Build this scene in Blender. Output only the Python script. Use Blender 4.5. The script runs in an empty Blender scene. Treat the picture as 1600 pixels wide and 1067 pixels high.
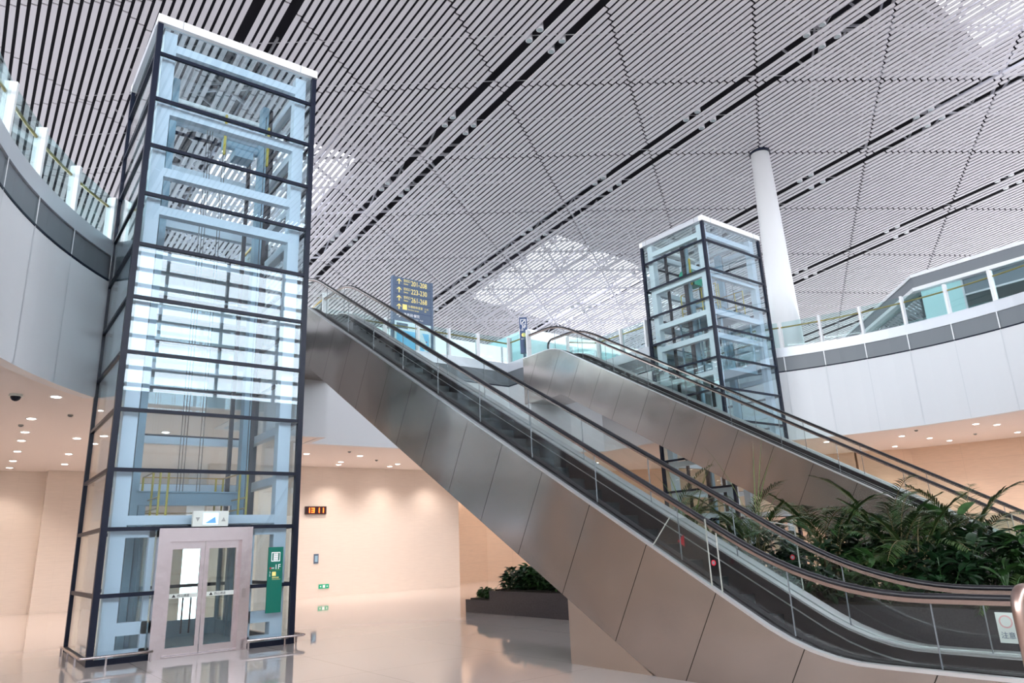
import bpy, math, random
from mathutils import Vector, Matrix
random.seed(7)
SC = bpy.context.scene
COL = SC.collection
PI = math.pi

# ------------------------------------------------------------------ materials
def new_mat(name):
    m = bpy.data.materials.new(name); m.use_nodes = True
    nt = m.node_tree; nt.nodes.clear()
    out = nt.nodes.new('ShaderNodeOutputMaterial')
    return m, nt, out

def pbr(name, col, rough=.5, metal=0., spec=.5, noise=0., nscale=5., bump=0., bscale=20., stretch=(1, 1, 1), emit=None, estr=0., coat=0.):
    m, nt, out = new_mat(name)
    b = nt.nodes.new('ShaderNodeBsdfPrincipled')
    b.inputs['Base Color'].default_value = (*col, 1)
    b.inputs['Roughness'].default_value = rough
    b.inputs['Metallic'].default_value = metal
    b.inputs['Specular IOR Level'].default_value = spec
    b.inputs['Coat Weight'].default_value = coat
    if noise or bump:
        tc = nt.nodes.new('ShaderNodeTexCoord'); mp = nt.nodes.new('ShaderNodeMapping')
        mp.inputs['Scale'].default_value = stretch
        nt.links.new(tc.outputs['Object'], mp.inputs['Vector'])
    if noise:
        n = nt.nodes.new('ShaderNodeTexNoise'); n.inputs['Scale'].default_value = nscale; n.inputs['Detail'].default_value = 5
        nt.links.new(mp.outputs[0], n.inputs['Vector'])
        mr = nt.nodes.new('ShaderNodeMapRange'); mr.inputs[3].default_value = 1 - noise; mr.inputs[4].default_value = 1 + noise
        mr.inputs[1].default_value = .3; mr.inputs[2].default_value = .7
        nt.links.new(n.outputs[0], mr.inputs[0])
        mx = nt.nodes.new('ShaderNodeVectorMath'); mx.operation = 'SCALE'; mx.inputs[0].default_value = col
        nt.links.new(mr.outputs[0], mx.inputs['Scale']); nt.links.new(mx.outputs[0], b.inputs['Base Color'])
    if bump:
        n2 = nt.nodes.new('ShaderNodeTexNoise'); n2.inputs['Scale'].default_value = bscale
        nt.links.new(mp.outputs[0], n2.inputs['Vector'])
        bp = nt.nodes.new('ShaderNodeBump'); bp.inputs['Strength'].default_value = bump; bp.inputs['Distance'].default_value = .05
        nt.links.new(n2.outputs[0], bp.inputs['Height']); nt.links.new(bp.outputs[0], b.inputs['Normal'])
    if emit:
        b.inputs['Emission Color'].default_value = (*emit, 1); b.inputs['Emission Strength'].default_value = estr
    nt.links.new(b.outputs[0], out.inputs[0])
    return m

def glass(name, tint, base=.05, power=4., rcol=(1, 1, 1), rough=0.):
    m, nt, out = new_mat(name)
    lw = nt.nodes.new('ShaderNodeLayerWeight'); lw.inputs['Blend'].default_value = .5
    pw = nt.nodes.new('ShaderNodeMath'); pw.operation = 'POWER'; pw.inputs[1].default_value = power
    nt.links.new(lw.outputs['Facing'], pw.inputs[0])
    ma = nt.nodes.new('ShaderNodeMath'); ma.operation = 'MULTIPLY_ADD'; ma.inputs[1].default_value = .9 - base; ma.inputs[2].default_value = base
    nt.links.new(pw.outputs[0], ma.inputs[0])
    t = nt.nodes.new('ShaderNodeBsdfTransparent'); t.inputs[0].default_value = (*tint, 1)
    g = nt.nodes.new('ShaderNodeBsdfGlossy'); g.inputs[0].default_value = (*rcol, 1); g.inputs['Roughness'].default_value = rough
    mx = nt.nodes.new('ShaderNodeMixShader')
    nt.links.new(ma.outputs[0], mx.inputs[0]); nt.links.new(t.outputs[0], mx.inputs[1]); nt.links.new(g.outputs[0], mx.inputs[2])
    nt.links.new(mx.outputs[0], out.inputs[0])
    return m

def emis(name, col, s):
    m, nt, out = new_mat(name)
    e = nt.nodes.new('ShaderNodeEmission'); e.inputs[0].default_value = (*col, 1); e.inputs[1].default_value = s
    nt.links.new(e.outputs[0], out.inputs[0]); return m

def seam_mat(name, col, rough, metal, exprs, seam=.006, dark=.35, noise=0., nscale=2., nstretch=(1, 1, 1), bump=0., bscale=1., brush=0., spec=.5, stain=0.):
    """surface cut by joints: exprs = list of ((a,b,c), period, offset): joint where dot(p,(a,b,c)) hits the period"""
    m, nt, out = new_mat(name); N = nt.nodes.new; L = nt.links.new
    b = N('ShaderNodeBsdfPrincipled'); b.inputs['Roughness'].default_value = rough; b.inputs['Metallic'].default_value = metal
    b.inputs['Specular IOR Level'].default_value = spec
    tc = N('ShaderNodeTexCoord')
    last = None
    for (v, per, off) in exprs:
        d = N('ShaderNodeVectorMath'); d.operation = 'DOT_PRODUCT'; d.inputs[1].default_value = v
        L(tc.outputs['Object'], d.inputs[0])
        a = N('ShaderNodeMath'); a.operation = 'ADD'; a.inputs[1].default_value = -off + per * 200
        L(d.outputs['Value'], a.inputs[0])
        p = N('ShaderNodeMath'); p.operation = 'MODULO'; p.inputs[1].default_value = per; L(a.outputs[0], p.inputs[0])
        lt = N('ShaderNodeMath'); lt.operation = 'LESS_THAN'; lt.inputs[1].default_value = seam; L(p.outputs[0], lt.inputs[0])
        if last is None: last = lt
        else:
            mxx = N('ShaderNodeMath'); mxx.operation = 'MAXIMUM'; L(last.outputs[0], mxx.inputs[0]); L(lt.outputs[0], mxx.inputs[1]); last = mxx
    mix = N('ShaderNodeMix'); mix.data_type = 'RGBA'
    mix.inputs['A'].default_value = (*col, 1); mix.inputs['B'].default_value = (*[c * dark for c in col], 1)
    if noise:
        mp = N('ShaderNodeMapping'); mp.inputs['Scale'].default_value = nstretch; L(tc.outputs['Object'], mp.inputs[0])
        n = N('ShaderNodeTexNoise'); n.inputs['Scale'].default_value = nscale; n.inputs['Detail'].default_value = 6; L(mp.outputs[0], n.inputs[0])
        mr = N('ShaderNodeMapRange'); mr.inputs[1].default_value = .3; mr.inputs[2].default_value = .7; mr.inputs[3].default_value = 1 - noise; mr.inputs[4].default_value = 1 + noise
        L(n.outputs[0], mr.inputs[0])
        sc = N('ShaderNodeVectorMath'); sc.operation = 'SCALE'; sc.inputs[0].default_value = col; L(mr.outputs[0], sc.inputs['Scale'])
        L(sc.outputs[0], mix.inputs['A'])
    L(last.outputs[0], mix.inputs[0]); L(mix.outputs['Result'], b.inputs['Base Color'])
    prev = None
    if bump:
        n2 = N('ShaderNodeTexNoise'); n2.inputs['Scale'].default_value = bscale; n2.inputs['Detail'].default_value = 1
        L(tc.outputs['Object'], n2.inputs[0])
        bp = N('ShaderNodeBump'); bp.inputs['Strength'].default_value = 1; bp.inputs['Distance'].default_value = bump
        L(n2.outputs[0], bp.inputs['Height']); prev = bp
        L(bp.outputs[0], b.inputs['Normal'])
    if brush:
        mp3 = N('ShaderNodeMapping'); mp3.inputs['Scale'].default_value = (1, 1, 40); L(tc.outputs['Object'], mp3.inputs[0])
        n3 = N('ShaderNodeTexNoise'); n3.inputs['Scale'].default_value = 6; L(mp3.outputs[0], n3.inputs[0])
        mr3 = N('ShaderNodeMapRange'); mr3.inputs[3].default_value = rough - brush; mr3.inputs[4].default_value = rough + brush
        L(n3.outputs[0], mr3.inputs[0]); L(mr3.outputs[0], b.inputs['Roughness'])
    L(b.outputs[0], out.inputs[0]); return m

M = {}
M['floor'] = seam_mat('polished_terrazzo', (.62, .56, .53), .038, 0, [((1, 0, 0), 2.4, .35), ((0, 1, 0), 2.4, .9)], .012, .72, noise=.06, nscale=90, spec=1.0)
M['floor_up'] = pbr('pale_granite', (.55, .55, .55), .15, spec=.6)
M['soffit'] = pbr('painted_soffit', (.82, .76, .73), .7)
M['beige'] = seam_mat('beige_stone', (.80, .72, .65), .45, 0, [((1, 0, 0), 1.5, .2), ((0, 0, 1), .9, .05)], .008, .93, noise=.035, nscale=2.2, nstretch=(1, 1, 14))
M['wood_beige'] = seam_mat('light_wood_panel', (.75, .56, .42), .5, 0, [((0, 1, 0), 2.2, .2), ((0, 0, 1), .9, .05)], .01, .85, noise=.05, nscale=2.5, nstretch=(1, 1, 12))
M['clad'] = pbr('white_aluminium_cladding', (.74, .76, .79), .35, spec=.4)
M['joint'] = pbr('pale_joint', (.66, .69, .72), .5)
M['band'] = pbr('slate_grey_band', (.19, .21, .235), .4)
M['curb'] = pbr('curb_metal', (.62, .65, .70), .3, .3)
M['white'] = pbr('white_paint', (.86, .88, .90), .35)
M['slat'] = pbr('lilac_grey_slat', (.60, .575, .615), .45)
M['void'] = pbr('dark_plenum', (.016, .014, .022), .9)
M['truss'] = pbr('pale_grey_truss', (.62, .62, .66), .5)
M['frame'] = pbr('black_anodised', (.008, .012, .028), .35, spec=.25)
M['blue'] = pbr('pale_blue_steel', (.74, .81, .88), .35)
M['dusty'] = pbr('dusty_blue_steel', (.26, .38, .46), .45)
M['rail_dark'] = pbr('guide_rail', (.04, .035, .045), .4, .6)
M['steel'] = pbr('stainless', (.62, .56, .56), .22, 1.)
M['steel_door'] = pbr('brushed_door_steel', (.78, .70, .71), .2, 1., bump=.08, bscale=3)
M['steel_pale'] = pbr('satin_aluminium', (.78, .78, .79), .32, .9, bump=.03, bscale=8, stretch=(1, 12, 1))
M['bronze'] = pbr('bronze_trim', (.58, .42, .36), .28, 1.)
M['rail_metal'] = pbr('handrail_guide_metal', (.50, .39, .35), .25, 1.)
M['rubber'] = pbr('black_rubber', (.012, .012, .016), .28, spec=.6)
M['step'] = pbr('step_metal', (.022, .026, .03), .45, .2, noise=.2, nscale=30, stretch=(30, 1, 1))
M['skirt'] = pbr('dark_skirt', (.030, .025, .027), .4, 0, spec=.2)
M['yellow'] = pbr('yellow_guard', (.55, .42, .05), .5)
M['green_m'] = pbr('green_machine', (.01, .32, .20), .4)
M['green_s'] = pbr('green_sign', (.0, .17, .12), .35)
M['navy'] = pbr('navy_sign', (.035, .075, .19), .35)
M['slate_s'] = pbr('slate_sign', (.10, .15, .24), .4)
M['txt_y'] = pbr('yellow_letter', (.88, .74, .25), .5, emit=(.9, .75, .25), estr=.35)
M['txt_w'] = pbr('white_letter', (.9, .9, .9), .5, emit=(1, 1, 1), estr=.25)
M['txt_k'] = pbr('black_letter', (.015, .015, .015), .5)
M['txt_g'] = pbr('green_letter', (.3, .55, .05), .5)
M['red'] = pbr('red_mark', (.65, .01, .03), .45)
M['stone_dark'] = pbr('dark_granite', (.050, .046, .052), .22, noise=.25, nscale=60)
M['soil'] = pbr('soil', (.02, .015, .01), .95)
M['glass_l'] = glass('teal_elevator_glass', (.895, .955, .985), .055, 3.2, (.93, .98, 1))
M['glass_s'] = glass('side_elevator_glass', (.91, .955, .955), .03, 3.5)
M['glass_e'] = glass('escalator_glass', (.955, .98, .975), .018, 5)
M['glass_r'] = glass('railing_glass', (.84, .93, .93), .03, 4)
M['glass_w'] = glass('window_glass', (.97, .98, 1.0), .02, 5)
M['roof_glass'] = glass('translucent_rooflight', (.42, .41, .44), .02, 5)
M['acrylic'] = glass('clear_acrylic', (.86, .90, .90), .05, 4)
M['acr_edge'] = pbr('acrylic_edge', (.45, .46, .42), .2)
M['brass'] = pbr('brass_handrail', (.52, .36, .12), .3, .8)
M['led'] = emis('red_led', (1, .10, .015), 9)
M['led_box'] = pbr('clock_case', (.03, .006, .006), .3)
M['lamp'] = emis('downlight_glow', (1, .93, .86), 22)
M['lamp_off'] = pbr('spot_glass', (.35, .40, .42), .15)
M['screen'] = pbr('display_screen', (.1, .3, .7), .3, emit=(.62, .78, 1), estr=1.6)
M['screen_b'] = pbr('display_blue', (.05, .2, .6), .3, emit=(.12, .3, .85), estr=1.0)
M['plastic'] = pbr('pale_plastic', (.72, .78, .74), .4)
M['glow_white'] = pbr('white_added_glow', (.9, .92, .93), .4, emit=(.9, .95, 1), estr=.55)  # white with emission added to imitate glare, no lamp behind it
M['map_b'] = pbr('map_blue', (.15, .50, .80), .4, emit=(.25, .6, .9), estr=.5)
M['map_w'] = pbr('map_white', (.8, .85, .88), .4, emit=(.8, .9, 1), estr=.35)
M['teal_wall'] = pbr('aqua_wall', (.45, .72, .74), .4)
M['shop_dark'] = pbr('shop_ceiling', (.16, .20, .24), .6)
M['shop_grey'] = pbr('shop_grey', (.34, .37, .36), .6)
M['cable'] = pbr('steel_cable', (.05, .05, .05), .5)
M['exit'] = pbr('exit_green', (.0, .25, .14), .4, emit=(0, .4, .2), estr=.5)
M['soil'] = M['soil']
def leafmat(n, c, r=.35): return pbr(n, c, r, noise=.35, nscale=8, spec=.5)
M['leaf_a'] = leafmat('palm_green', (.042, .080, .020), .45)
M['leaf_b'] = leafmat('deep_leaf', (.012, .040, .014), .3)
M['leaf_c'] = leafmat('bright_leaf', (.032, .085, .022), .35)
M['leaf_d'] = leafmat('grass_green', (.10, .15, .045), .4)
M['leaf_e'] = leafmat('pale_underleaf', (.22, .28, .17), .45)
M['bark'] = pbr('palm_stem', (.16, .13, .06), .8, noise=.3)

# ------------------------------------------------------------------ mesh builder
class MB:
    def __init__(s): s.v = []; s.f = []
    def quad(s, a, b, c, d):
        n = len(s.v); s.v += [tuple(a), tuple(b), tuple(c), tuple(d)]; s.f.append((n, n + 1, n + 2, n + 3)); return s
    def poly(s, pts):
        n = len(s.v); s.v += [tuple(p) for p in pts]; s.f.append(tuple(range(n, n + len(pts)))); return s
    def box(s, x0, x1, y0, y1, z0, z1):
        n = len(s.v)
        s.v += [(x0, y0, z0), (x1, y0, z0), (x1, y1, z0), (x0, y1, z0), (x0, y0, z1), (x1, y0, z1), (x1, y1, z1), (x0, y1, z1)]
        s.f += [(n, n + 3, n + 2, n + 1), (n + 4, n + 5, n + 6, n + 7), (n, n + 1, n + 5, n + 4), (n + 1, n + 2, n + 6, n + 5), (n + 2, n + 3, n + 7, n + 6), (n + 3, n, n + 4, n + 7)]
        return s
    def bar(s, a, b, w, h, up=(0, 0, 1)):
        a = Vector(a); b = Vector(b); d = (b - a).normalized(); up = Vector(up)
        r = d.cross(up)
        if r.length < 1e-4: r = d.cross(Vector((1, 0, 0)))
        r.normalize(); u = r.cross(d).normalized(); n = len(s.v)
        for p in (a, b):
            for sr, su in ((-1, -1), (1, -1), (1, 1), (-1, 1)): s.v.append(tuple(p + r * sr * w / 2 + u * su * h / 2))
        s.f += [(n, n + 1, n + 2, n + 3), (n + 7, n + 6, n + 5, n + 4)] + [(n + i, n + 4 + i, n + 4 + (i + 1) % 4, n + (i + 1) % 4) for i in range(4)]
        return s
    def tube(s, pts, r, k=8, caps=True, r2=None):
        pts = [Vector(p) for p in pts]; n0 = len(s.v); N = len(pts); prev = None
        for i, p in enumerate(pts):
            d = (pts[min(i + 1, N - 1)] - pts[max(i - 1, 0)]).normalized()
            if prev is None:
                a = d.cross(Vector((0, 0, 1)))
                if a.length < 1e-3: a = d.cross(Vector((1, 0, 0)))
            else: a = prev - d * prev.dot(d)
            a.normalize(); prev = a; b = d.cross(a); rr = r if r2 is None else r + (r2 - r) * i / max(1, N - 1)
            for j in range(k):
                t = 2 * PI * j / k; s.v.append(tuple(p + a * math.cos(t) * rr + b * math.sin(t) * rr))
        for i in range(N - 1):
            for j in range(k):
                q = n0 + i * k; s.f.append((q + j, q + (j + 1) % k, q + k + (j + 1) % k, q + k + j))
        if caps: s.f.append(tuple(n0 + j for j in range(k))[::-1]); s.f.append(tuple(n0 + (N - 1) * k + j for j in range(k)))
        return s
    def disc(s, c, r, k=20, n=(0, 0, -1)):
        c = Vector(c); n = Vector(n); a = n.cross(Vector((0, 1, 0)));
        if a.length < 1e-3: a = n.cross(Vector((1, 0, 0)))
        a.normalize(); b = n.cross(a)
        return s.poly([c + a * math.cos(2 * PI * j / k) * r + b * math.sin(2 * PI * j / k) * r for j in range(k)])
    def prism(s, poly, x0, x1):      # poly in (y,z), extruded along x
        n = len(s.v); k = len(poly)
        s.v += [(x0, y, z) for y, z in poly] + [(x1, y, z) for y, z in poly]
        s.f += [tuple(range(n, n + k)), tuple(range(n + k, n + 2 * k))[::-1]] + [(n + i, n + k + i, n + k + (i + 1) % k, n + (i + 1) % k) for i in range(k)]
        return s
    def band(s, ys, flo, fhi, x0, x1):   # solid between two curves z=flo(y), z=fhi(y), from x0 to x1
        n = len(s.v)
        for y in ys:
            a, b = flo(y), fhi(y); s.v += [(x0, y, a), (x1, y, a), (x1, y, b), (x0, y, b)]
        for i in range(len(ys) - 1):
            q = n + 4 * i
            for j in range(4): s.f.append((q + j, q + (j + 1) % 4, q + 4 + (j + 1) % 4, q + 4 + j))
        s.f.append((n + 3, n + 2, n + 1, n)); q = n + 4 * (len(ys) - 1); s.f.append((q, q + 1, q + 2, q + 3))
        return s
    def cyl(s, c, r, z0, z1, k=24, r1=None):
        n = len(s.v); r1 = r if r1 is None else r1
        s.v += [(c[0] + r * math.cos(2 * PI * j / k), c[1] + r * math.sin(2 * PI * j / k), z0) for j in range(k)]
        s.v += [(c[0] + r1 * math.cos(2 * PI * j / k), c[1] + r1 * math.sin(2 * PI * j / k), z1) for j in range(k)]
        s.f += [tuple(range(n, n + k))[::-1], tuple(range(n + k, n + 2 * k))] + [(n + j, n + (j + 1) % k, n + k + (j + 1) % k, n + k + j) for j in range(k)]
        return s
    def build(s, name, mat, parent=None, smooth=False, loc=None):
        me = bpy.data.meshes.new(name); me.from_pydata(s.v, [], s.f); me.update()
        me.materials.append(M[mat] if isinstance(mat, str) else mat)
        if smooth:
            me.polygons.foreach_set('use_smooth', [True] * len(me.polygons))
        o = bpy.data.objects.new(name, me); COL.objects.link(o)
        if parent: o.parent = parent
        if loc: o.location = loc
        return o

def empty(name, loc=(0, 0, 0), rz=0):
    o = bpy.data.objects.new(name, None); COL.objects.link(o); o.location = loc; o.rotation_euler = (0, 0, rz); o.empty_display_size = .2
    return o
def tag(o, label, cat, group=None):
    o['label'] = label; o['category'] = cat
    if group: o['group'] = group
    return o
def struct(o): o['kind'] = 'structure'; return o
def dup(root, loc, rz=None, label=None):
    r = root.copy(); COL.objects.link(r); r.location = loc
    if rz is not None: r.rotation_euler = (0, 0, rz)
    if label: r['label'] = label
    for ch in list(root.children):
        c = ch.copy(); COL.objects.link(c); c.parent = r
        for g in list(ch.children):
            d = g.copy(); COL.objects.link(d); d.parent = c
    return r
def text(body, size, mat, name, parent, origin, xdir, ydir, depth=.004, align='LEFT', squeeze=1.):
    cu = bpy.data.curves.new(name, 'FONT'); cu.body = body; cu.size = size; cu.extrude = depth; cu.align_x = align; cu.resolution_u = 3
    t = bpy.data.objects.new(name + '_src', cu); COL.objects.link(t)
    dg = bpy.context.evaluated_depsgraph_get(); dg.update()
    me = bpy.data.meshes.new_from_object(t.evaluated_get(dg)); bpy.data.objects.remove(t)
    x = Vector(xdir).normalized(); y = Vector(ydir).normalized(); z = x.cross(y); o_ = Vector(origin)
    mt = Matrix(((x.x * squeeze, y.x, z.x, o_.x), (x.y * squeeze, y.y, z.y, o_.y), (x.z * squeeze, y.z, z.z, o_.z), (0, 0, 0, 1)))
    me.transform(mt); me.materials.clear(); me.materials.append(M[mat])
    o = bpy.data.objects.new(name, me); COL.objects.link(o); o.parent = parent
    return o

# ------------------------------------------------------------------ the place: key numbers (metres)
Z1, Z2 = 5.3, 8.95             # underside of the balcony, upper floor
CX, CY, RA, RB = 13.31, 10.3, 14.12, 12.85
AX, AY = 35.497, 20.883        # a node of the ceiling grid (the column stands under it)
P = 5.548 / 16.5               # slat pitch
NY = 7.40                      # node spacing along the slats
def ZC(x, y):
    X, Y = x - AX, y - AY
    z = 23.745 - .04751 * X - .08064 * Y - .001311 * X * X - .000253 * Y * Y - .000944 * X * Y
    return z if z > 15 else 13 + 2 * math.exp((z - 15) / 2.)
def smax(a, b, k):
    h = max(0, min(1, .5 + .5 * (a - b) / k)); return b + (a - b) * h + k * h * (1 - h)
def smin(a, b, k): return -smax(-a, -b, k)

# ------------------------------------------------------------------ ceiling of slats
SKY = [(34.2, 45.2, 37.9, 50.5), (34.0, 41.2, 2.0, 10.2), (9.5, 16.9, 36.9, 50.5), (45.6, 52, 39.5, 50.5)]
XL, XR, YF, YB = -30., 76., -24., 78.
mb = MB(); SL = 3.70 / 5.548
s0 = int((XL - AX) / P); s1 = int((XR - AX) / P)
for s in range(s0, s1):
    if (s - 16) % 33 in (2, 31): continue
    xc = AX + (s + .5) * P; cuts = []
    for sg in (1, -1):
        y0 = AY + sg * SL * (xc - AX); k0 = math.ceil((YF - y0) / NY); k1 = math.floor((YB - y0) / NY)
        cuts += [y0 + k * NY for k in range(k0, k1 + 1)]
    cuts = sorted(cuts + [YF - .1, YB]); hw = .104
    for a, b in zip(cuts[:-1], cuts[1:]):
        if b - a < .14: continue
        a2, b2 = a + .05, b - .05; n = len(mb.v); za, zb = ZC(xc, a2), ZC(xc, b2); t = .06
        mb.v += [(xc - hw, a2, za), (xc + hw, a2, za), (xc + hw, b2, zb), (xc - hw, b2, zb), (xc - hw, a2, za + t), (xc + hw, a2, za + t), (xc + hw, b2, zb + t), (xc - hw, b2, zb + t)]
        mb.f += [(n, n + 3, n + 2, n + 1), (n + 4, n + 5, n + 6, n + 7), (n, n + 1, n + 5, n + 4), (n + 1, n + 2, n + 6, n + 5), (n + 2, n + 3, n + 7, n + 6), (n + 3, n, n + 4, n + 7)]
struct(mb.build('ceiling', 'slat'))
# roof skin above with rooflights left open to the sky (glazed)
mb = MB(); gl = MB()
xs = sorted(set([XL + i * 4 for i in range(27)] + [XR + 1] + [v for q in SKY for v in q[:2]]))
ys = sorted(set([YF + i * 4 - .2 for i in range(26)] + [YB + .5] + [v for q in SKY for v in q[2:]]))
H = 2.3
for i in range(len(xs) - 1):
    for j in range(len(ys) - 1):
        cx, cy = (xs[i] + xs[i + 1]) / 2, (ys[j] + ys[j + 1]) / 2
        q = [(x, y, ZC(x, y) + H) for x, y in ((xs[i], ys[j]), (xs[i], ys[j + 1]), (xs[i + 1], ys[j + 1]), (xs[i + 1], ys[j]))]
        hole = any(a < cx < b and c < cy < d for a, b, c, d in SKY)
        (gl if hole else mb).quad(*q)
struct(mb.build('ceiling', 'void')); struct(gl.build('window_1', 'roof_glass'))
# space-frame truss between slats and roof skin
tr = MB()
def node(i, j): x = AX + (i + j) * 2.774; y = AY + (j - i) * 1.85; return x, y
def tb(a, b, r):
    tr.bar(a, b, r * 1.7, r * 1.7)
for i in range(-26, 27):
    for j in range(-26, 27):
        x, y = node(i, j)
        if not (XL + 3 < x < XR - 3 and YF + 2 < y < YB - 3): continue
        if x < 0 and y > 25 or x > 62 and y < 0: continue
        near = any(a - 6 < x < b + 6 and c - 6 < y < d + 6 for a, b, c, d in SKY)
        z = ZC(x, y); p = (x, y, z + .35)
        for di, dj in ((1, 0), (0, 1), (1, -1)):
            x2, y2 = node(i + di, j + dj)
            if near or (di == 1 and dj == 0): tb(p, (x2, y2, ZC(x2, y2) + .35), .07 if near else .02)
            if near: tb((x + 1.4, y + .9, z + 1.9), (x2 + 1.4, y2 + .9, ZC(x2, y2) + 1.9), .06)
        if near:
            for dx, dy in ((1.4, .9), (-1.4, .9), (0, -1.85)): tb(p, (x + dx, y + dy, z + 1.9), .05)
tag(tr.build('roof_truss', 'truss'), 'pale tubular space frame truss above the ceiling slats, bright under the rooflights', 'truss')

# spotlights in the dark double bands
def spot_proto():
    t = empty('ceiling_spotlight')
    mb = MB(); mb.cyl((0, 0), .17, -.02, .42, 16); mb.build('housing', 'truss', t, True)
    MB().cyl((0, 0), .13, -.035, -.02, 16).build('lens', 'lamp_off', t)
    MB().box(-.02, .02, -.3, .3, .42, .46).build('bracket', 'truss', t)
    return tag(t, 'grey cylindrical spotlight hung in a dark strip of the slatted ceiling', 'light', 'spotlights in the dark ceiling strips')
sp = None
for nx in (-3, -1, 1, 3):
    for off in (-2, 2):
        for ry in range(-2, 5):
            for dy in (-.40, .40):
                x = AX + nx * 5.548 + off * P; y = AY + ry * 7.4 + dy
                if y < -6 or y > 60: continue
                if sp is None: sp = spot_proto(); sp.location = (x, y, ZC(x, y) + .05)
                else: dup(sp, (x, y, ZC(x, y) + .05))

# tapered column
col = empty('tapered_column', (AX, AY, Z2)); tag(col, 'tall white round column tapering up to the slatted ceiling', 'column')
MB().cyl((0, 0), .86, 0, ZC(AX, AY) - Z2 + .1, 48, .52).build('shaft', 'white', col, True)
MB().cyl((0, 0), .60, ZC(AX, AY) - Z2 - .1, ZC(AX, AY) - Z2 + .3, 40).build('collar', 'frame', col)

# ------------------------------------------------------------------ floors, balcony rim
def ell(th): return (CX + RA * math.cos(math.radians(th)), CY + RB * math.sin(math.radians(th)))
def ellx(x, s=1): return CY + RB * math.sqrt(max(0, 1 - ((x - CX) / RA) ** 2))
LX = (2.13, 5.69); RX = (20.92, 24.48); LY0, LY1 = 15.08, 18.14
thL = math.degrees(math.atan2((ellx(2.1) - CY) / RB, (2.1 - CX) / RA))
thR = math.degrees(math.atan2((ellx(24.52) - CY) / RB, (24.52 - CX) / RA))
left = [ell(t) for t in [178 - i * (178 - thL) / 16 for i in range(17)]]
mid = [(2.1, 18.24), (5.73, 18.24), (5.73, ellx(5.73)), (7.0, 21.7), (9.07, 21.7), (9.07, 23.1), (17.55, 23.1), (17.55, 21.7), (19.62, 21.7), (20.89, ellx(20.89)), (20.89, 18.24), (24.52, 18.24)]
right = [ell(t) for t in [thR - i * (thR + 28) / 24 for i in range(25)]]
RIM = left + mid + right
def offs(pts, d):
    out = []
    for i, p in enumerate(pts):
        a = Vector(pts[max(0, i - 1)]); b = Vector(pts[min(len(pts) - 1, i + 1)])
        n = Vector((0, 0))
        for q, r in ((a, Vector(p)), (Vector(p), b)):
            e = r - q
            if e.length > 1e-6: e.normalize(); n += Vector((-e.y, e.x))
        n.normalize(); c = 1
        out.append((p[0] + n.x * d, p[1] + n.y * d))
    return out
# path runs left -> far -> right (clockwise), void on its right hand, so +d goes outwards
def rimwall(mb, pts, z0, z1, d0, d1):
    A, B = offs(pts, d0), offs(pts, d1); n = len(mb.v)
    for a, b in zip(A, B): mb.v += [(*a, z0), (*b, z0), (*b, z1), (*a, z1)]
    for i in range(len(pts) - 1):
        q = n + 4 * i
        for j in range(4): mb.f.append((q + j, q + (j + 1) % 4, q + 4 + (j + 1) % 4, q + 4 + j))
    mb.f.append((n, n + 1, n + 2, n + 3)); q = n + 4 * (len(pts) - 1); mb.f.append((q + 3, q + 2, q + 1, q))
segs = {'left': left + mid[:1], 'far': mid[:], 'right': mid[-1:] + right}
for k, pts in segs.items():
    m_ = MB(); rimwall(m_, pts, Z1 - .02, 8.07, 0, .25); struct(m_.build('wall_' + k, 'clad'))
tm = MB(); rimwall(tm, RIM, 8.09, 8.68, .03, .25); struct(tm.build('trim_1', 'band'))
tm = MB(); rimwall(tm, RIM, 8.68, 9.06, -.02, .22); struct(tm.build('trim_2', 'curb'))
tm = MB(); rimwall(tm, RIM, 8.05, 8.10, -.015, .2); struct(tm.build('trim_3', 'frame'))
# pale joints that continue every railing post down the band, and the cladding joints
def along(pts, step, start=0.):
    res = []; d = start; acc = 0
    for a, b in zip(pts[:-1], pts[1:]):
        a = Vector(a); b = Vector(b); L = (b - a).length
        while d <= acc + L:
            t = (d - acc) / L; p = a.lerp(b, t); e = (b - a).normalized(); res.append((p, Vector((-e.y, e.x)), e)); d += step
        acc += L
    return res
left_r = list(reversed(left))
PL = along(left_r, 1.50, .06); PR = along(right, 1.52, 1.40)
jm = MB(); cm = MB()
for p, n, e in PL + PR:
    s = .012
    c = p.to_3d()
    e3 = e.to_3d()
    for (mm, z0, z1, w) in ((jm, 8.10, 8.70, .02), (cm, Z1, 8.06, .012)):
        a = c - e3 * w; b = c + e3 * w; inn = (Vector((CX, CY)) - p).normalized().to_3d() * .02
        mm.quad((*(a + inn)[:2], z0), (*(b + inn)[:2], z0), (*(b + inn)[:2], z1), (*(a + inn)[:2], z1))
struct(jm.build('trim_4', 'white')); struct(cm.build('trim_5', 'joint'))

def ring(z, name, mat, k=6.):
    mb = MB(); c = Vector((CX, 5.))
    for a, b in zip(RIM[:-1], RIM[1:]):
        A, B = Vector(a), Vector(b)
        def outp(q):
            d = (q - c); 
            tx = ((XR - .3 if d.x > 0 else XL + .3) - c.x) / d.x if abs(d.x) > 1e-6 else 1e9
            ty = ((YB - .3 if d.y > 0 else YF + .3) - c.y) / d.y if abs(d.y) > 1e-6 else 1e9
            return c + d * min(tx, ty)
        oa, ob = outp(A), outp(B)
        if (A - B).length < 1e-4: continue
        mb.quad((A.x, A.y, z), (B.x, B.y, z), (ob.x, ob.y, z), (oa.x, oa.y, z))
    return struct(mb.build(name, mat))
ring(Z2, 'floor', 'floor_up'); ring(Z1, 'ceiling', 'soffit')
MB().box(XL, XR, YF, YB, -.2, 0).build('floor', 'floor')['kind'] = 'structure'

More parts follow.
